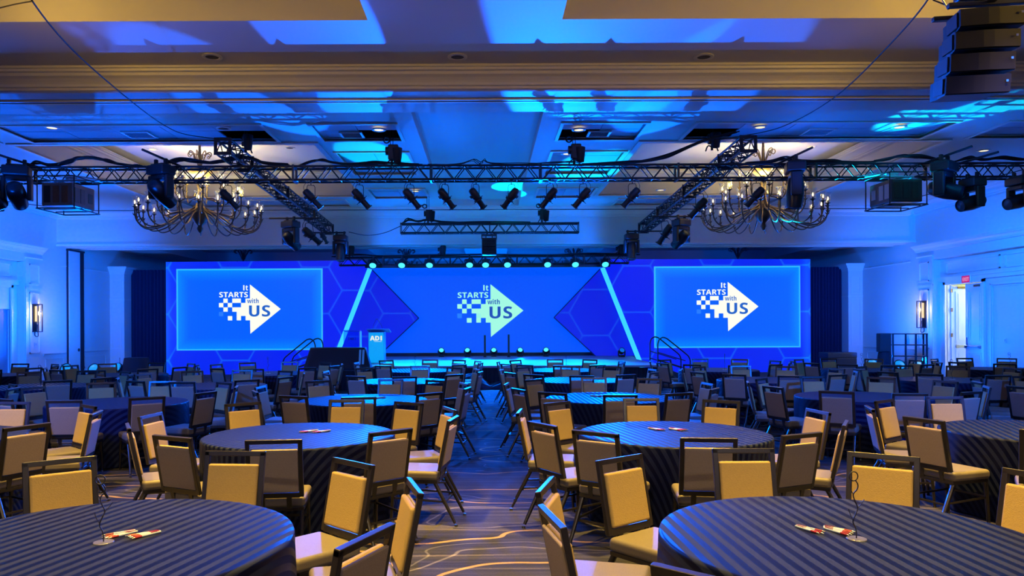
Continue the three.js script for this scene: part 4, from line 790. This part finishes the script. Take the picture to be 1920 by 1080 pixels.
// ---------------------------------------------------------------- projectors in their cages
for (const s of [-1, 1]) {
  const w = s < 0 ? 'left' : 'right', d = 15.4, t = thing('projector', s < 0 ? 'grey projector with brown vents hung in a tube cage left of the chandelier' : 'dark projector hung in a tube cage right of the right chandelier', 'projector', [s < 0 ? (130 - 912) * d / F : (1680 - 912) * d / F, 4.2, -d], s < 0 ? -0.04 : 0.04, 'projectors in tube cages');
  mesh('body', box(0.64, 0.46, 0.8, 0, 0.29, 0, 0.025, 2), s < 0 ? mat([0.16, 0.15, 0.15], 0.4) : mat([0.03, 0.03, 0.035], 0.35), t);
  const vent = s < 0 ? mat([0.14, 0.07, 0.03], 0.6) : M.black;
  for (const [x, m] of [[-0.2, M.black], [-0.02, vent], [0.16, vent]]) mesh('vent', box(0.13, 0.34, 0.02, x, 0.29, 0.4, 0.006), m, t);
  for (const [z, hh] of [[0.24, 0.3], [0.04, 0.3], [-0.24, 0.2]]) mesh('side_panel', box(0.02, hh, 0.16, -s * 0.32, 0.29, z, 0.006), s < 0 ? mat([0.05, 0.09, 0.1], 0.5) : mat([0.45, 0.42, 0.32], 0.5), t);
  mesh('lens', [at(new THREE.CylinderGeometry(0.07, 0.08, 0.14, 20), 0.1, 0.3, -0.46, Math.PI / 2)], M.blackGloss, t);
  const cg = [], r = 0.014, loop = (y, a, b) => tube([V(-a, y, -b), V(0, y, -b), V(a, y, -b), V(a, y, 0), V(a, y, b), V(0, y, b), V(-a, y, b), V(-a, y, 0)], r, 60, 6, true);
  const ring = (y) => path([[-0.36, -0.48], [0.36, -0.48], [0.4, -0.44], [0.4, 0.44], [0.36, 0.48], [-0.36, 0.48], [-0.4, 0.44], [-0.4, -0.44], [-0.36, -0.48]].map(([x, z]) => V(x, y, z)), r, 6);
  cg.push(ring(0.0), ring(0.64));
  for (const x of [-0.38, 0.38]) for (const z of [-0.44, 0.44]) cg.push(rod(V(x, 0, z), V(x, 0.64, z), 0.012, 6));
  cg.push(rod(V(-0.4, 0.02, 0.2), V(0.4, 0.02, 0.2), 0.012, 6), rod(V(-0.4, 0.02, -0.2), V(0.4, 0.02, -0.2), 0.012, 6));
  mesh('cage', cg, M.truss, t);
  mesh('hanger', [rod(V(-0.4, 0.64, 0), V(0.4, 0.64, 0), 0.02), rod(V(0, 0.64, 0.0), V(0, 0.76, -0.2), 0.03), box(0.2, 0.07, 0.14, 0, 0.7, -0.1, 0.02), rod(V(0, 0.76, -0.2), V(0, 0.87, -1.17), 0.03), box(0.08, 0.08, 0.08, 0, 0.87, -1.18, 0.01)], M.steel, t);
  mesh('safety_wire', [tube([V(-0.3, 0.64, 0.3), V(-0.28, 0.72, 0.0), V(-0.2, 0.86, -1.1)], 0.006, 14, 5), tube([V(0.3, 0.64, -0.3), V(0.3, 0.74, -0.5), V(0.2, 0.86, -1.1)], 0.006, 14, 5)], M.cable, t);
}

// ---------------------------------------------------------------- hung loudspeakers
{
  const t = thing('line_array', 'four curved black loudspeaker cabinets hung in a column at the upper right', 'loudspeaker', [5.02, 4.13, -7.6], -0.14);
  for (let i = 0; i < 4; i++) {
    const y = 0.1 + i * 0.205, tl = (3 - i) * 0.05 - 0.02, z = -(3 - i) * 0.03, cab = [];
    cab.push(flipZ(poly([[-0.3, 0.17], [0.3, 0.17], [0.25, -0.12], [0.25, -0.3], [-0.25, -0.3], [-0.25, -0.12]], 0.185).rotateX(-Math.PI / 2)).translate(0, -0.0925, 0));
    const c = mesh('cabinet', at(join(cab), 0.032 * (i - 1.5), y, z, tl), mat([0.006, 0.008, 0.011], 0.55), t);
    mesh('grille', at(flipZ(poly([[-0.3, 0], [-0.05, 0.02], [0.05, 0.02], [0.3, 0], [0.3, -0.02], [-0.3, -0.02]], 0.17).rotateX(-Math.PI / 2)).translate(0, -0.085, 0.19), 0.032 * (i - 1.5), y, z, tl), mat([0.004, 0.005, 0.007], 0.8), c);
    mesh('side_plate', at(box(0.02, 0.15, 0.22, -0.3, 0, 0.02), 0.032 * (i - 1.5), y, z, tl), mat([0.012, 0.02, 0.03], 0.45), c);
    mesh('badge', at(box(0.022, 0.022, 0.004, 0.26, 0.02, 0.205), 0.032 * (i - 1.5), y, z, tl), M.steel, c);
  }
  mesh('flying_frame', [box(0.74, 0.045, 0.07, 0.03, 0.87, 0.12, 0.008), box(0.74, 0.045, 0.07, 0.03, 0.87, -0.22, 0.008), box(0.07, 0.05, 0.75, 0.05, 0.89, 0, 0.008)], M.black, t);
  mesh('hoist', [at(lathe([[0.001, -0.16], [0.1, -0.15], [0.13, -0.05], [0.13, 0.1], [0.09, 0.16], [0.001, 0.17]], 20), 0.06, 1.06, 0, 0, 0, Math.PI / 2), box(0.18, 0.16, 0.16, -0.12, 1.02, 0, 0.03, 2), rod(V(0, 0.9, 0), V(0, 1.0, 0), 0.03), rod(V(0, 1.1, 0), V(0, 1.9, 0), 0.012)], M.black, t);
  mesh('hook', rod(V(-0.28, 0.88, 0), V(-0.4, 0.98, 0.1), 0.008), M.steel, t);
  tag(mesh('cable', tube([W(1752, 0, 8), W(1785, 12, 7.9), W(1800, 14, 7.8)], 0.008, 16, 5), M.cable), 'short black cable running to the hung speaker column at the upper right', 'cable');
}
{
  const t = thing('hanging_speaker', 'small black speaker cluster hung under the short truss above the emblem', 'loudspeaker', [0.1, 4.02, -24.0]);
  for (const y of [0.18, 0.44]) { const c = mesh('cabinet', box(0.47, 0.25, 0.4, 0, y, 0, 0.02, 2), mat([0.012, 0.013, 0.02], 0.6), t); mesh('grille', [box(0.43, 0.1, 0.02, 0, y + 0.055, 0.205, 0.006), box(0.43, 0.1, 0.02, 0, y - 0.055, 0.205, 0.006)], mat([0.008, 0.01, 0.02], 0.8), c); }
  mesh('flying_frame', [box(0.5, 0.04, 0.4, 0, 0.58, 0), frameGeo(0.5, 0.14, 0.03, 0.04).translate(0, 0.64, 0.15), frameGeo(0.5, 0.14, 0.03, 0.04).translate(0, 0.64, -0.15), rod(V(-0.1, 0.6, 0), V(-0.1, 0.71, 0), 0.015), rod(V(0.1, 0.6, 0), V(0.1, 0.71, 0), 0.015)], M.black, t);
  mesh('shackle', [rod(V(0, 0.7, 0), V(0, 0.8, 0), 0.03), rod(V(-0.18, 0.7, 0), V(-0.03, 0.82, 0), 0.008), rod(V(0.18, 0.7, 0), V(0.03, 0.82, 0), 0.008)], M.steel, t);
}
// ---------------------------------------------------------------- chandeliers
function makeChandelier(lit) {
  const c = new THREE.Group(); c.name = 'chandelier';
  const metal = mat([0.13, 0.1, 0.07], 0.35, { metalness: 0.8 }), gold = mat([0.42, 0.3, 0.14], 0.4, { metalness: 0.7 });
  // y = 0 at the lowest finial
  mesh('hub', lathe([[0.001, 0], [0.04, 0.03], [0.09, 0.12], [0.06, 0.2], [0.16, 0.3], [0.22, 0.42], [0.2, 0.62], [0.12, 0.75], [0.07, 0.9], [0.05, 1.2], [0.09, 1.3], [0.06, 1.4], [0.04, 1.62], [0.08, 1.68], [0.05, 1.75], [0.03, 2.5]], 24), metal, c).name = 'hub';
  mesh('bowl', lathe([[0.02, 1.5], [0.16, 1.52], [0.3, 1.62], [0.34, 1.72], [0.33, 1.74], [0.24, 1.66], [0.05, 1.6]], 28), gold, c).name = 'bowl';
  const scroll = [];
  for (let i = 0; i < 8; i++) { const a = i / 8 * Math.PI * 2, q = (r, y) => V(Math.cos(a) * r, y, Math.sin(a) * r); scroll.push(tube([q(0.04, 1.85), q(0.12, 2.05), q(0.2, 2.2), q(0.29, 2.22), q(0.31, 2.14), q(0.26, 2.09), q(0.22, 2.13)], 0.014, 24, 6)); }
  mesh('scroll_crown', scroll, gold, c).name = 'scroll_crown';
  const glassGeo = lathe([[0.03, 0], [0.065, 0.03], [0.075, 0.09], [0.055, 0.16], [0.05, 0.19], [0.085, 0.25], [0.1, 0.27]], 14), cupGeo = lathe([[0.001, -0.06], [0.02, -0.05], [0.035, -0.02], [0.07, -0.005], [0.075, 0.005], [0.02, 0.01], [0.02, 0.07], [0.001, 0.07]], 12);
  const bulbGeo = lathe([[0.001, 0.07], [0.014, 0.085], [0.02, 0.115], [0.014, 0.145], [0.001, 0.175]], 10);
  const tiers = [[22, 1.62, 0.62, 0.52, 0.0, 0.09], [12, 1.08, 1.08, 0.62, 0.13, 0.45], [7, 0.62, 1.42, 1.0, 0.3, 0.88]];
  let n = 0;
  const shade = mat([0.9, 0.93, 0.96], 0.07, { transmission: 0.88, thickness: 0, ior: 1.8 });
  for (const [count, rad, tipY, y0, off, low] of tiers) {
    const q = (r, y) => V(r, y, 0);
    const arm = tube([q(0.12, y0 + 0.1), q(rad * 0.3, y0 - 0.02), q(rad * 0.62, low + 0.06), q(rad * 0.84, low), q(rad * 0.97, low + (tipY - low) * 0.3), q(rad, low + (tipY - low) * 0.65), q(rad, tipY - 0.05)], 0.019, 36, 7);
    const leaf = []; for (const [r, y] of [[0.96, 0.35], [1.0, 0.6]]) for (const k of [-1, 1]) leaf.push(at(lathe([[0.001, -0.05], [0.018, 0], [0.001, 0.06]], 5), rad * r + k * 0.028, low + (tipY - low) * y, 0, 0, 0, -k * 0.6));
    const g = join([arm, ...leaf]);
    for (let i = 0; i < count; i++) {
      const A = new THREE.Group(); A.name = n ? 'arm_' + String(n).padStart(3, '0') : 'arm'; n++;
      A.rotation.set(0, (i + 0.37) / count * Math.PI * 2 + off, 0); c.add(A);
      mesh('branch', g, metal, A).name = 'branch'; A.children[0].name = 'branch';
      for (const [k, geo, m] of [['candle_cup', cupGeo, metal], ['bulb', bulbGeo, lit], ['glass_shade', glassGeo, shade]]) { const o = mesh(k, geo, m, A); o.name = k; o.position.set(rad, tipY, 0); }
    }
  }
  return c;
}
const ch0 = makeChandelier(M.flame);
function hangChandelier(x, y, d, label, turn, top, src = ch0, group = 'lit chandeliers') {
  const c = src === ch0 && !scene.children.includes(ch0) ? ch0 : src.clone(); c.name = numbered('chandelier'); c.position.set(x, y, -d); c.rotation.set(0, turn, 0); scene.add(c);
  c.userData = { label, category: 'chandelier', group };
  const rodm = mesh('suspension', [rod(V(0, 2.4, 0), V(0, top - y, 0), 0.014, 8), lathe([[0.001, 0], [0.12, 0.01], [0.08, -0.06], [0.02, -0.08]], 16).translate(0, top - y, 0)], M.brass, c); rodm.name = 'suspension';
  return c;
}
const HUNG = [[-7.85, 4.38, 20.5], [7.62, 4.38, 20.5]];
hangChandelier(...HUNG[0], 'large lit chandelier with three tiers of glass candle shades, the left one', 0.1, 6.9);
hangChandelier(...HUNG[1], 'large lit chandelier with three tiers of glass candle shades, the right one', 0.5, 6.9);
for (const [x, y, d] of HUNG) { for (let i = 0; i < 2; i++) { const a = i * 3.1 + 0.4; point(WARM, POWER.chandelier, [x + Math.cos(a) * 1.0, y + 1.25, d + Math.sin(a) * 1.0], 4); } spot(new THREE.Color(1, 0.8, 0.25), POWER.tray, [x, y + 1.0, d], [x, 6.9, d + 0.6], 70, 0.6, 12); }
// two out of view in the near trays, placed to light the tray faces
for (const s of [-1, 1]) { hangChandelier(s * 7.5, 4.4, 6.8, 'unseen lit chandelier hanging in the ' + (s < 0 ? 'left' : 'right') + ' ceiling tray over the first rows of tables', 0.2, 6.55, ch0, 'unseen chandeliers of the near section'); spot(WARM, POWER.house, [s * 7.0, 5.2, 6.8], [s * 5.5, 6.6, 7.6], 78, 0.5, 10); }
// chandeliers of the dark section beyond the beam: only stem and scrolled crown clear the set
for (const [x, d, w] of [[-10.6, 32.6, 'leftmost'], [-3.5, 32.8, 'second from left'], [3.85, 32.8, 'third from left'], [11.0, 32.6, 'rightmost']]) {
  const t = thing('dark_chandelier', 'unlit dark scrolled chandelier beyond the far beam above the set, ' + w + ' of four', 'chandelier', [x, 4.3, -d], 0, 'unlit chandeliers beyond the beam');
  mesh('stem', lathe([[0.02, 0], [0.05, 0.1], [0.03, 0.5], [0.05, 0.6], [0.02, 0.8], [0.02, 1.15]], 12), M.black, t);
  for (let i = 0; i < 8; i++) { const a = i / 8 * Math.PI * 2 + 0.2, q = (r, y) => V(Math.cos(a) * r, y, Math.sin(a) * r); mesh('scroll', [tube([q(0.04, 0.45), q(0.16, 0.7), q(0.28, 0.86), q(0.38, 0.84), q(0.37, 0.74), q(0.3, 0.74)], 0.02, 20, 6)], M.black, t); mesh('lower_arm', [tube([q(0.04, 0.2), q(0.3, 0.08), q(0.48, 0.2), q(0.5, 0.36)], 0.02, 16, 6)], M.black, t); }
}
// ---------------------------------------------------------------- ceiling fittings
const dlLens = glow([1, 0.78, 0.36], 1.6);
let dls = 0;
function downlight(px, py, label, lit = true, y = HC) {
  const d = (y - EYE) * F / (612 + (912 - px) * 0.0045 - py), t = thing('downlight', label, 'downlight', [(px - 912) * d / F, y, -d], 0, 'recessed downlights');
  mesh('trim_ring', lathe([[0.1, 0.0], [0.15, 0.005], [0.155, -0.012], [0.105, -0.018], [0.1, 0]], 24), M.trim, t);
  mesh('lens', lathe([[0.102, -0.006], [0.001, -0.01]], 20), lit ? dlLens : M.black, t);
}
downlight(99, 239, 'small round warm downlight in the left tiled ceiling strip'); downlight(421, 240, 'dark round downlight in the left tiled ceiling strip', false);
downlight(712, 243, 'warm downlight in the tiled panel left of the middle coffer'); downlight(1087, 243, 'warm downlight in the tiled panel right of the middle coffer');
downlight(1427, 238, 'warm downlight in the right tiled ceiling strip'); downlight(1688, 238, 'small pale downlight at the right of the right tiled ceiling strip');
downlight(288, 280, 'warm downlight in the left gold coffer', true, 6.9); downlight(545, 277, 'dark downlight in the left gold coffer', false, 6.9); downlight(1522, 275, 'warm downlight in the right gold coffer', true, 6.9);
downlight(1846, 282, 'warm downlight near the right wall above the long truss'); downlight(780, 358, 'warm downlight in the far tiled panel between the trusses'); downlight(1240, 356, 'warm downlight in the far ceiling right of centre');
downlight(740, 288, 'warm downlight partly hidden behind the left chain hoist'); downlight(1065, 288, 'warm downlight partly hidden behind the right chain hoist');
downlight(400, 106, 'small dark downlight in the near ceiling, left', false); downlight(860, 106, 'small dark downlight in the near ceiling, middle', false); downlight(1322, 106, 'small dark downlight in the near ceiling, right', false);
function vent(x, d, w, label) {
  const t = thing('ceiling_vent', label, 'vent', [x, HC + 0.03, -d], 0, 'square ceiling vents');
  mesh('frame', frameGeo(w, w * 0.9, 0.05, 0.03).rotateX(Math.PI / 2), M.trim, t);
  for (let i = 0; i < 5; i++) mesh('blade', at(box(w - 0.1, 0.012, 0.08), 0, 0.0, (i - 2) * w * 0.155, 0.6), M.tileDull, t);
}
vent(-7.6, 16.4, 0.6, 'square air vent in the left tiled ceiling strip'); vent(7.3, 16.4, 0.6, 'square air vent in the right tiled ceiling strip');
vent(-2.95, 16.5, 0.5, 'square air vent in the tiled panel left of the middle coffer'); vent(2.5, 16.5, 0.5, 'square air vent in the tiled panel right of the middle coffer');
// ---------------------------------------------------------------- wall sconces, switches, exit sign
for (const [s, d] of [[-1, 25.22], [1, 26.02]]) {
  const w = s < 0 ? 'left' : 'right', t = thing('wall_sconce', 'lit glass cylinder sconce in a dark frame on the ' + w + ' wall', 'sconce', [s * (XW - 0.03), 1.72, -d], -s * Math.PI / 2, 'wall sconces');
  mesh('backplate', box(0.24, 0.95, 0.02, 0, 0.42, 0.012, 0.004), M.black, t);
  mesh('frame', [frameGeo(0.26, 0.95, 0.025, 0.03).translate(0, 0.42, 0.2), box(0.025, 0.025, 0.2, -0.12, 0.88, 0.1), box(0.025, 0.025, 0.2, 0.12, 0.88, 0.1), box(0.025, 0.025, 0.2, -0.12, -0.04, 0.1), box(0.025, 0.025, 0.2, 0.12, -0.04, 0.1)], M.black, t);
  mesh('arm', tube([V(0, -0.04, 0.02), V(0, -0.18, 0.03), V(0, -0.2, 0.12), V(0, 0.0, 0.12), V(0, 0.2, 0.11)], 0.014, 24, 6), M.black, t);
  mesh('lamp', lathe([[0.001, 0.3], [0.08, 0.3], [0.08, 0.82], [0.001, 0.82]], 20).translate(0, 0, 0.11), glow([1, 0.74, 0.3], 1.1), t);
  mesh('glass', lathe([[0.095, 0.24], [0.095, 0.86]], 24).translate(0, 0, 0.11), M.glass, t);
  point(new THREE.Color(1, 0.72, 0.3), POWER.sconce, [s * (XW - 0.3), 2.3, d], 3);
}
for (const [x, y, d, turn, label] of [[-(XW - 0.04), 1.25, 25.28, Math.PI / 2, 'wall switch below the left sconce'], [XW + 0.23, 1.3, 22.35, -Math.PI / 2, 'wall switch on the panel right of the double doors'], [-(XW - 0.01), 0.42, 26.9, Math.PI / 2, 'dark wall socket low on the left wall']]) {
  const t = thing('wall_switch', 'small square ' + label, 'switch', [x, y, -d], turn);
  mesh('plate', box(0.12, 0.14, 0.012, 0, 0, 0.006, 0.004), label.startsWith('dark') ? M.black : M.trim, t); mesh('rocker', box(0.04, 0.07, 0.012, 0, 0, 0.014, 0.003), M.steel, t);
}
{
  const tex = canvasTex(128, 64, (c, w, h) => { c.fillStyle = '#c01868'; c.fillRect(0, 0, w, h); c.fillStyle = '#ffb0d0'; c.font = 'bold 46px sans-serif'; const m = c.measureText('EXIT').width; c.save(); c.translate(12, 49); c.scale(104 / m, 1); c.fillText('EXIT', 0, 0); c.restore(); });
  const t = thing('exit_sign', 'glowing pink red EXIT sign above the open double doors', 'sign', [XW + 0.12, 3.24, -24.0], -Math.PI / 2);
  mesh('housing', box(0.42, 0.24, 0.06, 0, 0, -0.02, 0.01), M.trim, t); mesh('face', new THREE.PlaneGeometry(0.4, 0.22).translate(0, 0, 0.012), glow([1, 1, 1], 0.9, { emissiveMap: tex }), t);
}
// ---------------------------------------------------------------- shelf rack, speaker and desk by the walls
{
  const t = thing('shelf_rack', 'dark open shelf rack with bottles by the right wall', 'rack', [13.9, 0, -24.6], -0.25);
  for (const x of [-0.5, -0.12, 0.18, 0.5]) mesh('post', box(0.05, 1.5, 0.05, x, 0.75, 0.15), M.black, t);
  for (const x of [-0.5, 0.5]) mesh('post', box(0.05, 1.5, 0.05, x, 0.75, -0.2), M.black, t);
  for (const y of [0.2, 0.75, 1.12, 1.48]) mesh('shelf', box(1.05, 0.035, 0.42, 0, y, -0.02), M.black, t);
  for (const [i, x] of [-0.02, 0.3, 0.36].entries()) { const b = thing('bottle', 'small pale bottle on the upper shelf of the rack, ' + ['left', 'middle', 'right'][i], 'bottle', [13.9 + x * Math.cos(0.25), 1.138, -24.6 + x * Math.sin(0.25) + 0.02]); mesh('glass', lathe([[0.001, 0], [0.045, 0.005], [0.045, 0.16], [0.018, 0.21], [0.018, 0.26], [0.001, 0.265]], 14), mat([0.5, 0.6, 0.75], 0.15), b); mesh('cap', new THREE.CylinderGeometry(0.02, 0.02, 0.03, 10).translate(0, 0.27, 0), M.steel, b); }
  const s = thing('loudspeaker', 'black loudspeaker on a wrapped stand left of the shelf rack', 'loudspeaker', [12.98, 0, -24.4], -0.2);
  mesh('cabinet', box(0.36, 0.62, 0.34, 0, 1.2, 0, 0.03, 2), M.black, s); mesh('grille', box(0.31, 0.54, 0.02, 0, 1.2, 0.175, 0.008), mat([0.02, 0.02, 0.022], 0.8), s);
  mesh('stand_wrap', lathe([[0.2, 0], [0.24, 0.3], [0.2, 0.62], [0.16, 0.9]], 20), M.blackCloth, s);
}
{
  const t = thing('draped_table', 'small black draped table in front of the left drape', 'table', [-12.0, 0, -25.6], 0.1);
  mesh('drape', lathe([[0.55, 0.0], [0.52, 0.3], [0.44, 0.72], [0.42, 0.74], [0.001, 0.745]], 4).rotateY(Math.PI / 4).scale(1.05, 1.05, 0.8), M.blackCloth, t);
  const u = thing('flight_case', 'black flight case beside the moving heads by the right wall', 'case', [12.7, 0, -27.0], 0.1);
  mesh('body', box(1.1, 0.6, 0.6, 0, 0.31, 0, 0.02), M.black, u); mesh('lid', box(1.12, 0.2, 0.62, 0, 0.7, 0, 0.03), M.black, u);
}
// ---------------------------------------------------------------- stage lights: lamps at the glowing lenses, and unseen ones that light the room
const S = (i) => [-1.74 + i * 1.01, 0.95, 28.7];
spot(CYAN, POWER.disc, S(2), [0.75, 6.22, 23.7], 4.6, 0.06, 1);
spot(CYAN, POWER.disc, S(1), [-2.7, 6, 18.8], 4.2, 0.1, 1);
spot(CYAN, POWER.disc, S(3), [2.8, 6, 20.0], 5.4, 0.1, 1);
spot(BLUE, POWER.beam, S(4), [1.75, 6, 10.4], 5.4, 0.1, 1);
spot(BLUE, POWER.beam, S(0), [-2.35, 6, 10.9], 2.8, 0.1, 1);
spot(BLUE, POWER.beam, [-1.0, 0.95, 28.7], [-4.2, 5.95, 14.0], 3.6, 0.1, 1);
spot(BLUE, POWER.beam, [1.6, 0.95, 28.7], [3.5, 5.95, 13.9], 4.0, 0.1, 1);
spot(CYAN, POWER.beam, [5.05, 0.95, 27.8], [9.5, 5.95, 13.9], 4.4, 0.1, 1);
for (const [x, d, tx, ty, td] of [[-14.2, 25.0, -15.3, 4, 22], [-13.2, 24.9, -15.3, 5, 27], [-12.6, 25.3, -15.2, 4.5, 30], [13.5, 25.9, 15.2, 4.5, 30], [13.9, 24.9, 15.3, 5, 27], [14.4, 24.7, 15.3, 4, 21]]) spot(BLUE, POWER.floor, [x, 0.6, d], [tx, ty, td], 55, 0.8, 6);
spot(BLUE, POWER.up, S(1), [-7, 6, 18], 50, 0.9, 6); spot(BLUE, POWER.up, S(3), [7, 6, 18], 50, 0.9, 6);
for (const x of [-10.2, -7.0, 6.7, 10.0]) spot(BLUE, POWER.lift, [x, 4.55, 15.6], [x * 0.97, 6, 15.2], 82, 0.4, 10);  // unseen blue sources under the long truss, placed to light the ceiling
// blue washes near trusses and floor heads, placed to light walls, ceiling and far beam
for (const s of [-1, 1]) {
  spot(BLUE, POWER.wash, [s * 10.8, 4.6, 17.2], [s * 15.3, 2.5, 24.5], 35, 0.9, 8);
  spot(BLUE, POWER.far * 0.5, [s * 5.86, 4.2, 22.4], [s * 8, 5.2, 26.6], 55, 0.9, 8);
  spot(BLUE, POWER.far, [s * 4.93, 4.2, 24.6], [0, 5.2, 26.6], 60, 0.9, 8);
  spot(BLUE, POWER.side, [s * 13.2, 0.7, 25.0], [s * 6, 6, 14.5], 48, 0.9, 6);
  spot(BLUE, POWER.front, [s * 3.0, 4.9, 16.2], [s * 2.4, 0, 4.5], 40, 0.9, 8);  // no head hangs here; unseen source placed to turn the near tables blue
}
[700, 754, 806, 881, 911, 952, 1027, 1079, 1135].forEach((px, i) => { if (i % 2 === 0) spot(new THREE.Color(0, 0.12, 1), POWER.par, [(px - 912) * 26.9 / F, 3.9, 26.6], [(px - 912) * 0.012, 0, 15], 38, 0.9, 6); });
// unseen cans in the near ceiling, placed to light the first rows of tables
for (const [x, d, y, w] of [[-4.6, 2.9, HC, 'left of the first row'], [-1.2, 2.6, HC, 'over the first aisle, left'], [2.2, 2.9, HC, 'over the first aisle, right'], [5.6, 2.9, HC, 'right of the first row'], [-5.4, 6.3, HC + 0.55, 'left of the second row'], [-2.0, 6.1, HC + 0.55, 'over the second row, left'], [2.0, 6.1, HC + 0.55, 'over the second row, right'], [5.4, 6.3, HC + 0.55, 'right of the second row']]) {
  const t = thing('downlight', 'unseen warm can in the near ceiling ' + w, 'downlight', [x, y, -d], 0, 'unseen cans of the near section');
  mesh('trim_ring', lathe([[0.1, 0.0], [0.15, 0.005], [0.155, -0.012], [0.105, -0.018], [0.1, 0]], 24), M.trim, t);
  mesh('lens', lathe([[0.102, -0.006], [0.001, -0.01]], 20), dlLens, t);
  spot(WARM, POWER.down * (d > 5 ? 1.6 : 0.85), [x, y - 0.03, d], [x, 0, d], 32, 0.8, 8);
}
// soft fill from two added cans behind the camera, to brighten the chair backs
for (const s of [-1, 1]) {
  const t = thing('downlight', 'added warm fill can in the ceiling behind the camera, ' + (s < 0 ? 'left' : 'right'), 'downlight', [s * 4, HC, 4], 0, 'added fill cans behind the camera');
  mesh('trim_ring', lathe([[0.1, 0.0], [0.15, 0.005], [0.155, -0.012], [0.105, -0.018], [0.1, 0]], 24), M.trim, t);
  mesh('lens', lathe([[0.102, -0.006], [0.001, -0.01]], 20), dlLens, t);
  spot(new THREE.Color(1, 0.78, 0.5), POWER.fill, [s * 4, HC - 0.04, -4], [s * 2, 0.2, 4.5], 34, 0.9, 14);
}
// added blue fill heads, out of view near the camera, that wash the far tables
for (const s of [-1, 1]) { mover(true, V(s * 8.2, 5.82, -2.6), s * 20, -50, 'added blue fill head out of view under the near ceiling, ' + (s < 0 ? 'left' : 'right'), 1); spot(new THREE.Color(0, 0.12, 1), POWER.cool, [s * 7.9, 5.0, 3.1], [s * 4.5, 0.4, 15], 24, 0.9, 10); }
// cyan from the rear lamps on the deck, and two unseen heads behind the set, placed to light the ceiling there
[754, 881, 952, 1079].forEach((px) => spot(CYAN, POWER.par * 0.5, [(px - 912) * 26.9 / F, 3.9, 26.6], [(px - 912) * 0.017, 0.63, 24.6], 30, 0.9, 5));
for (const s of [-1, 1]) {
  const c = mv.clone(); c.name = numbered('floor_light'); c.position.set(s * 2.4, 0, -31.2); scene.add(c);
  c.userData = { label: 'unseen moving head on the floor behind the middle screen, ' + (s < 0 ? 'left' : 'right') + ' of two', category: 'light', group: 'unseen moving heads behind the set' };
  spot(BLUE, 150, [s * 2.4, 0.7, 31.2], [s * 1.2, 5, 33], 58, 0.9, 6);
}
renderer.render(scene, camera);
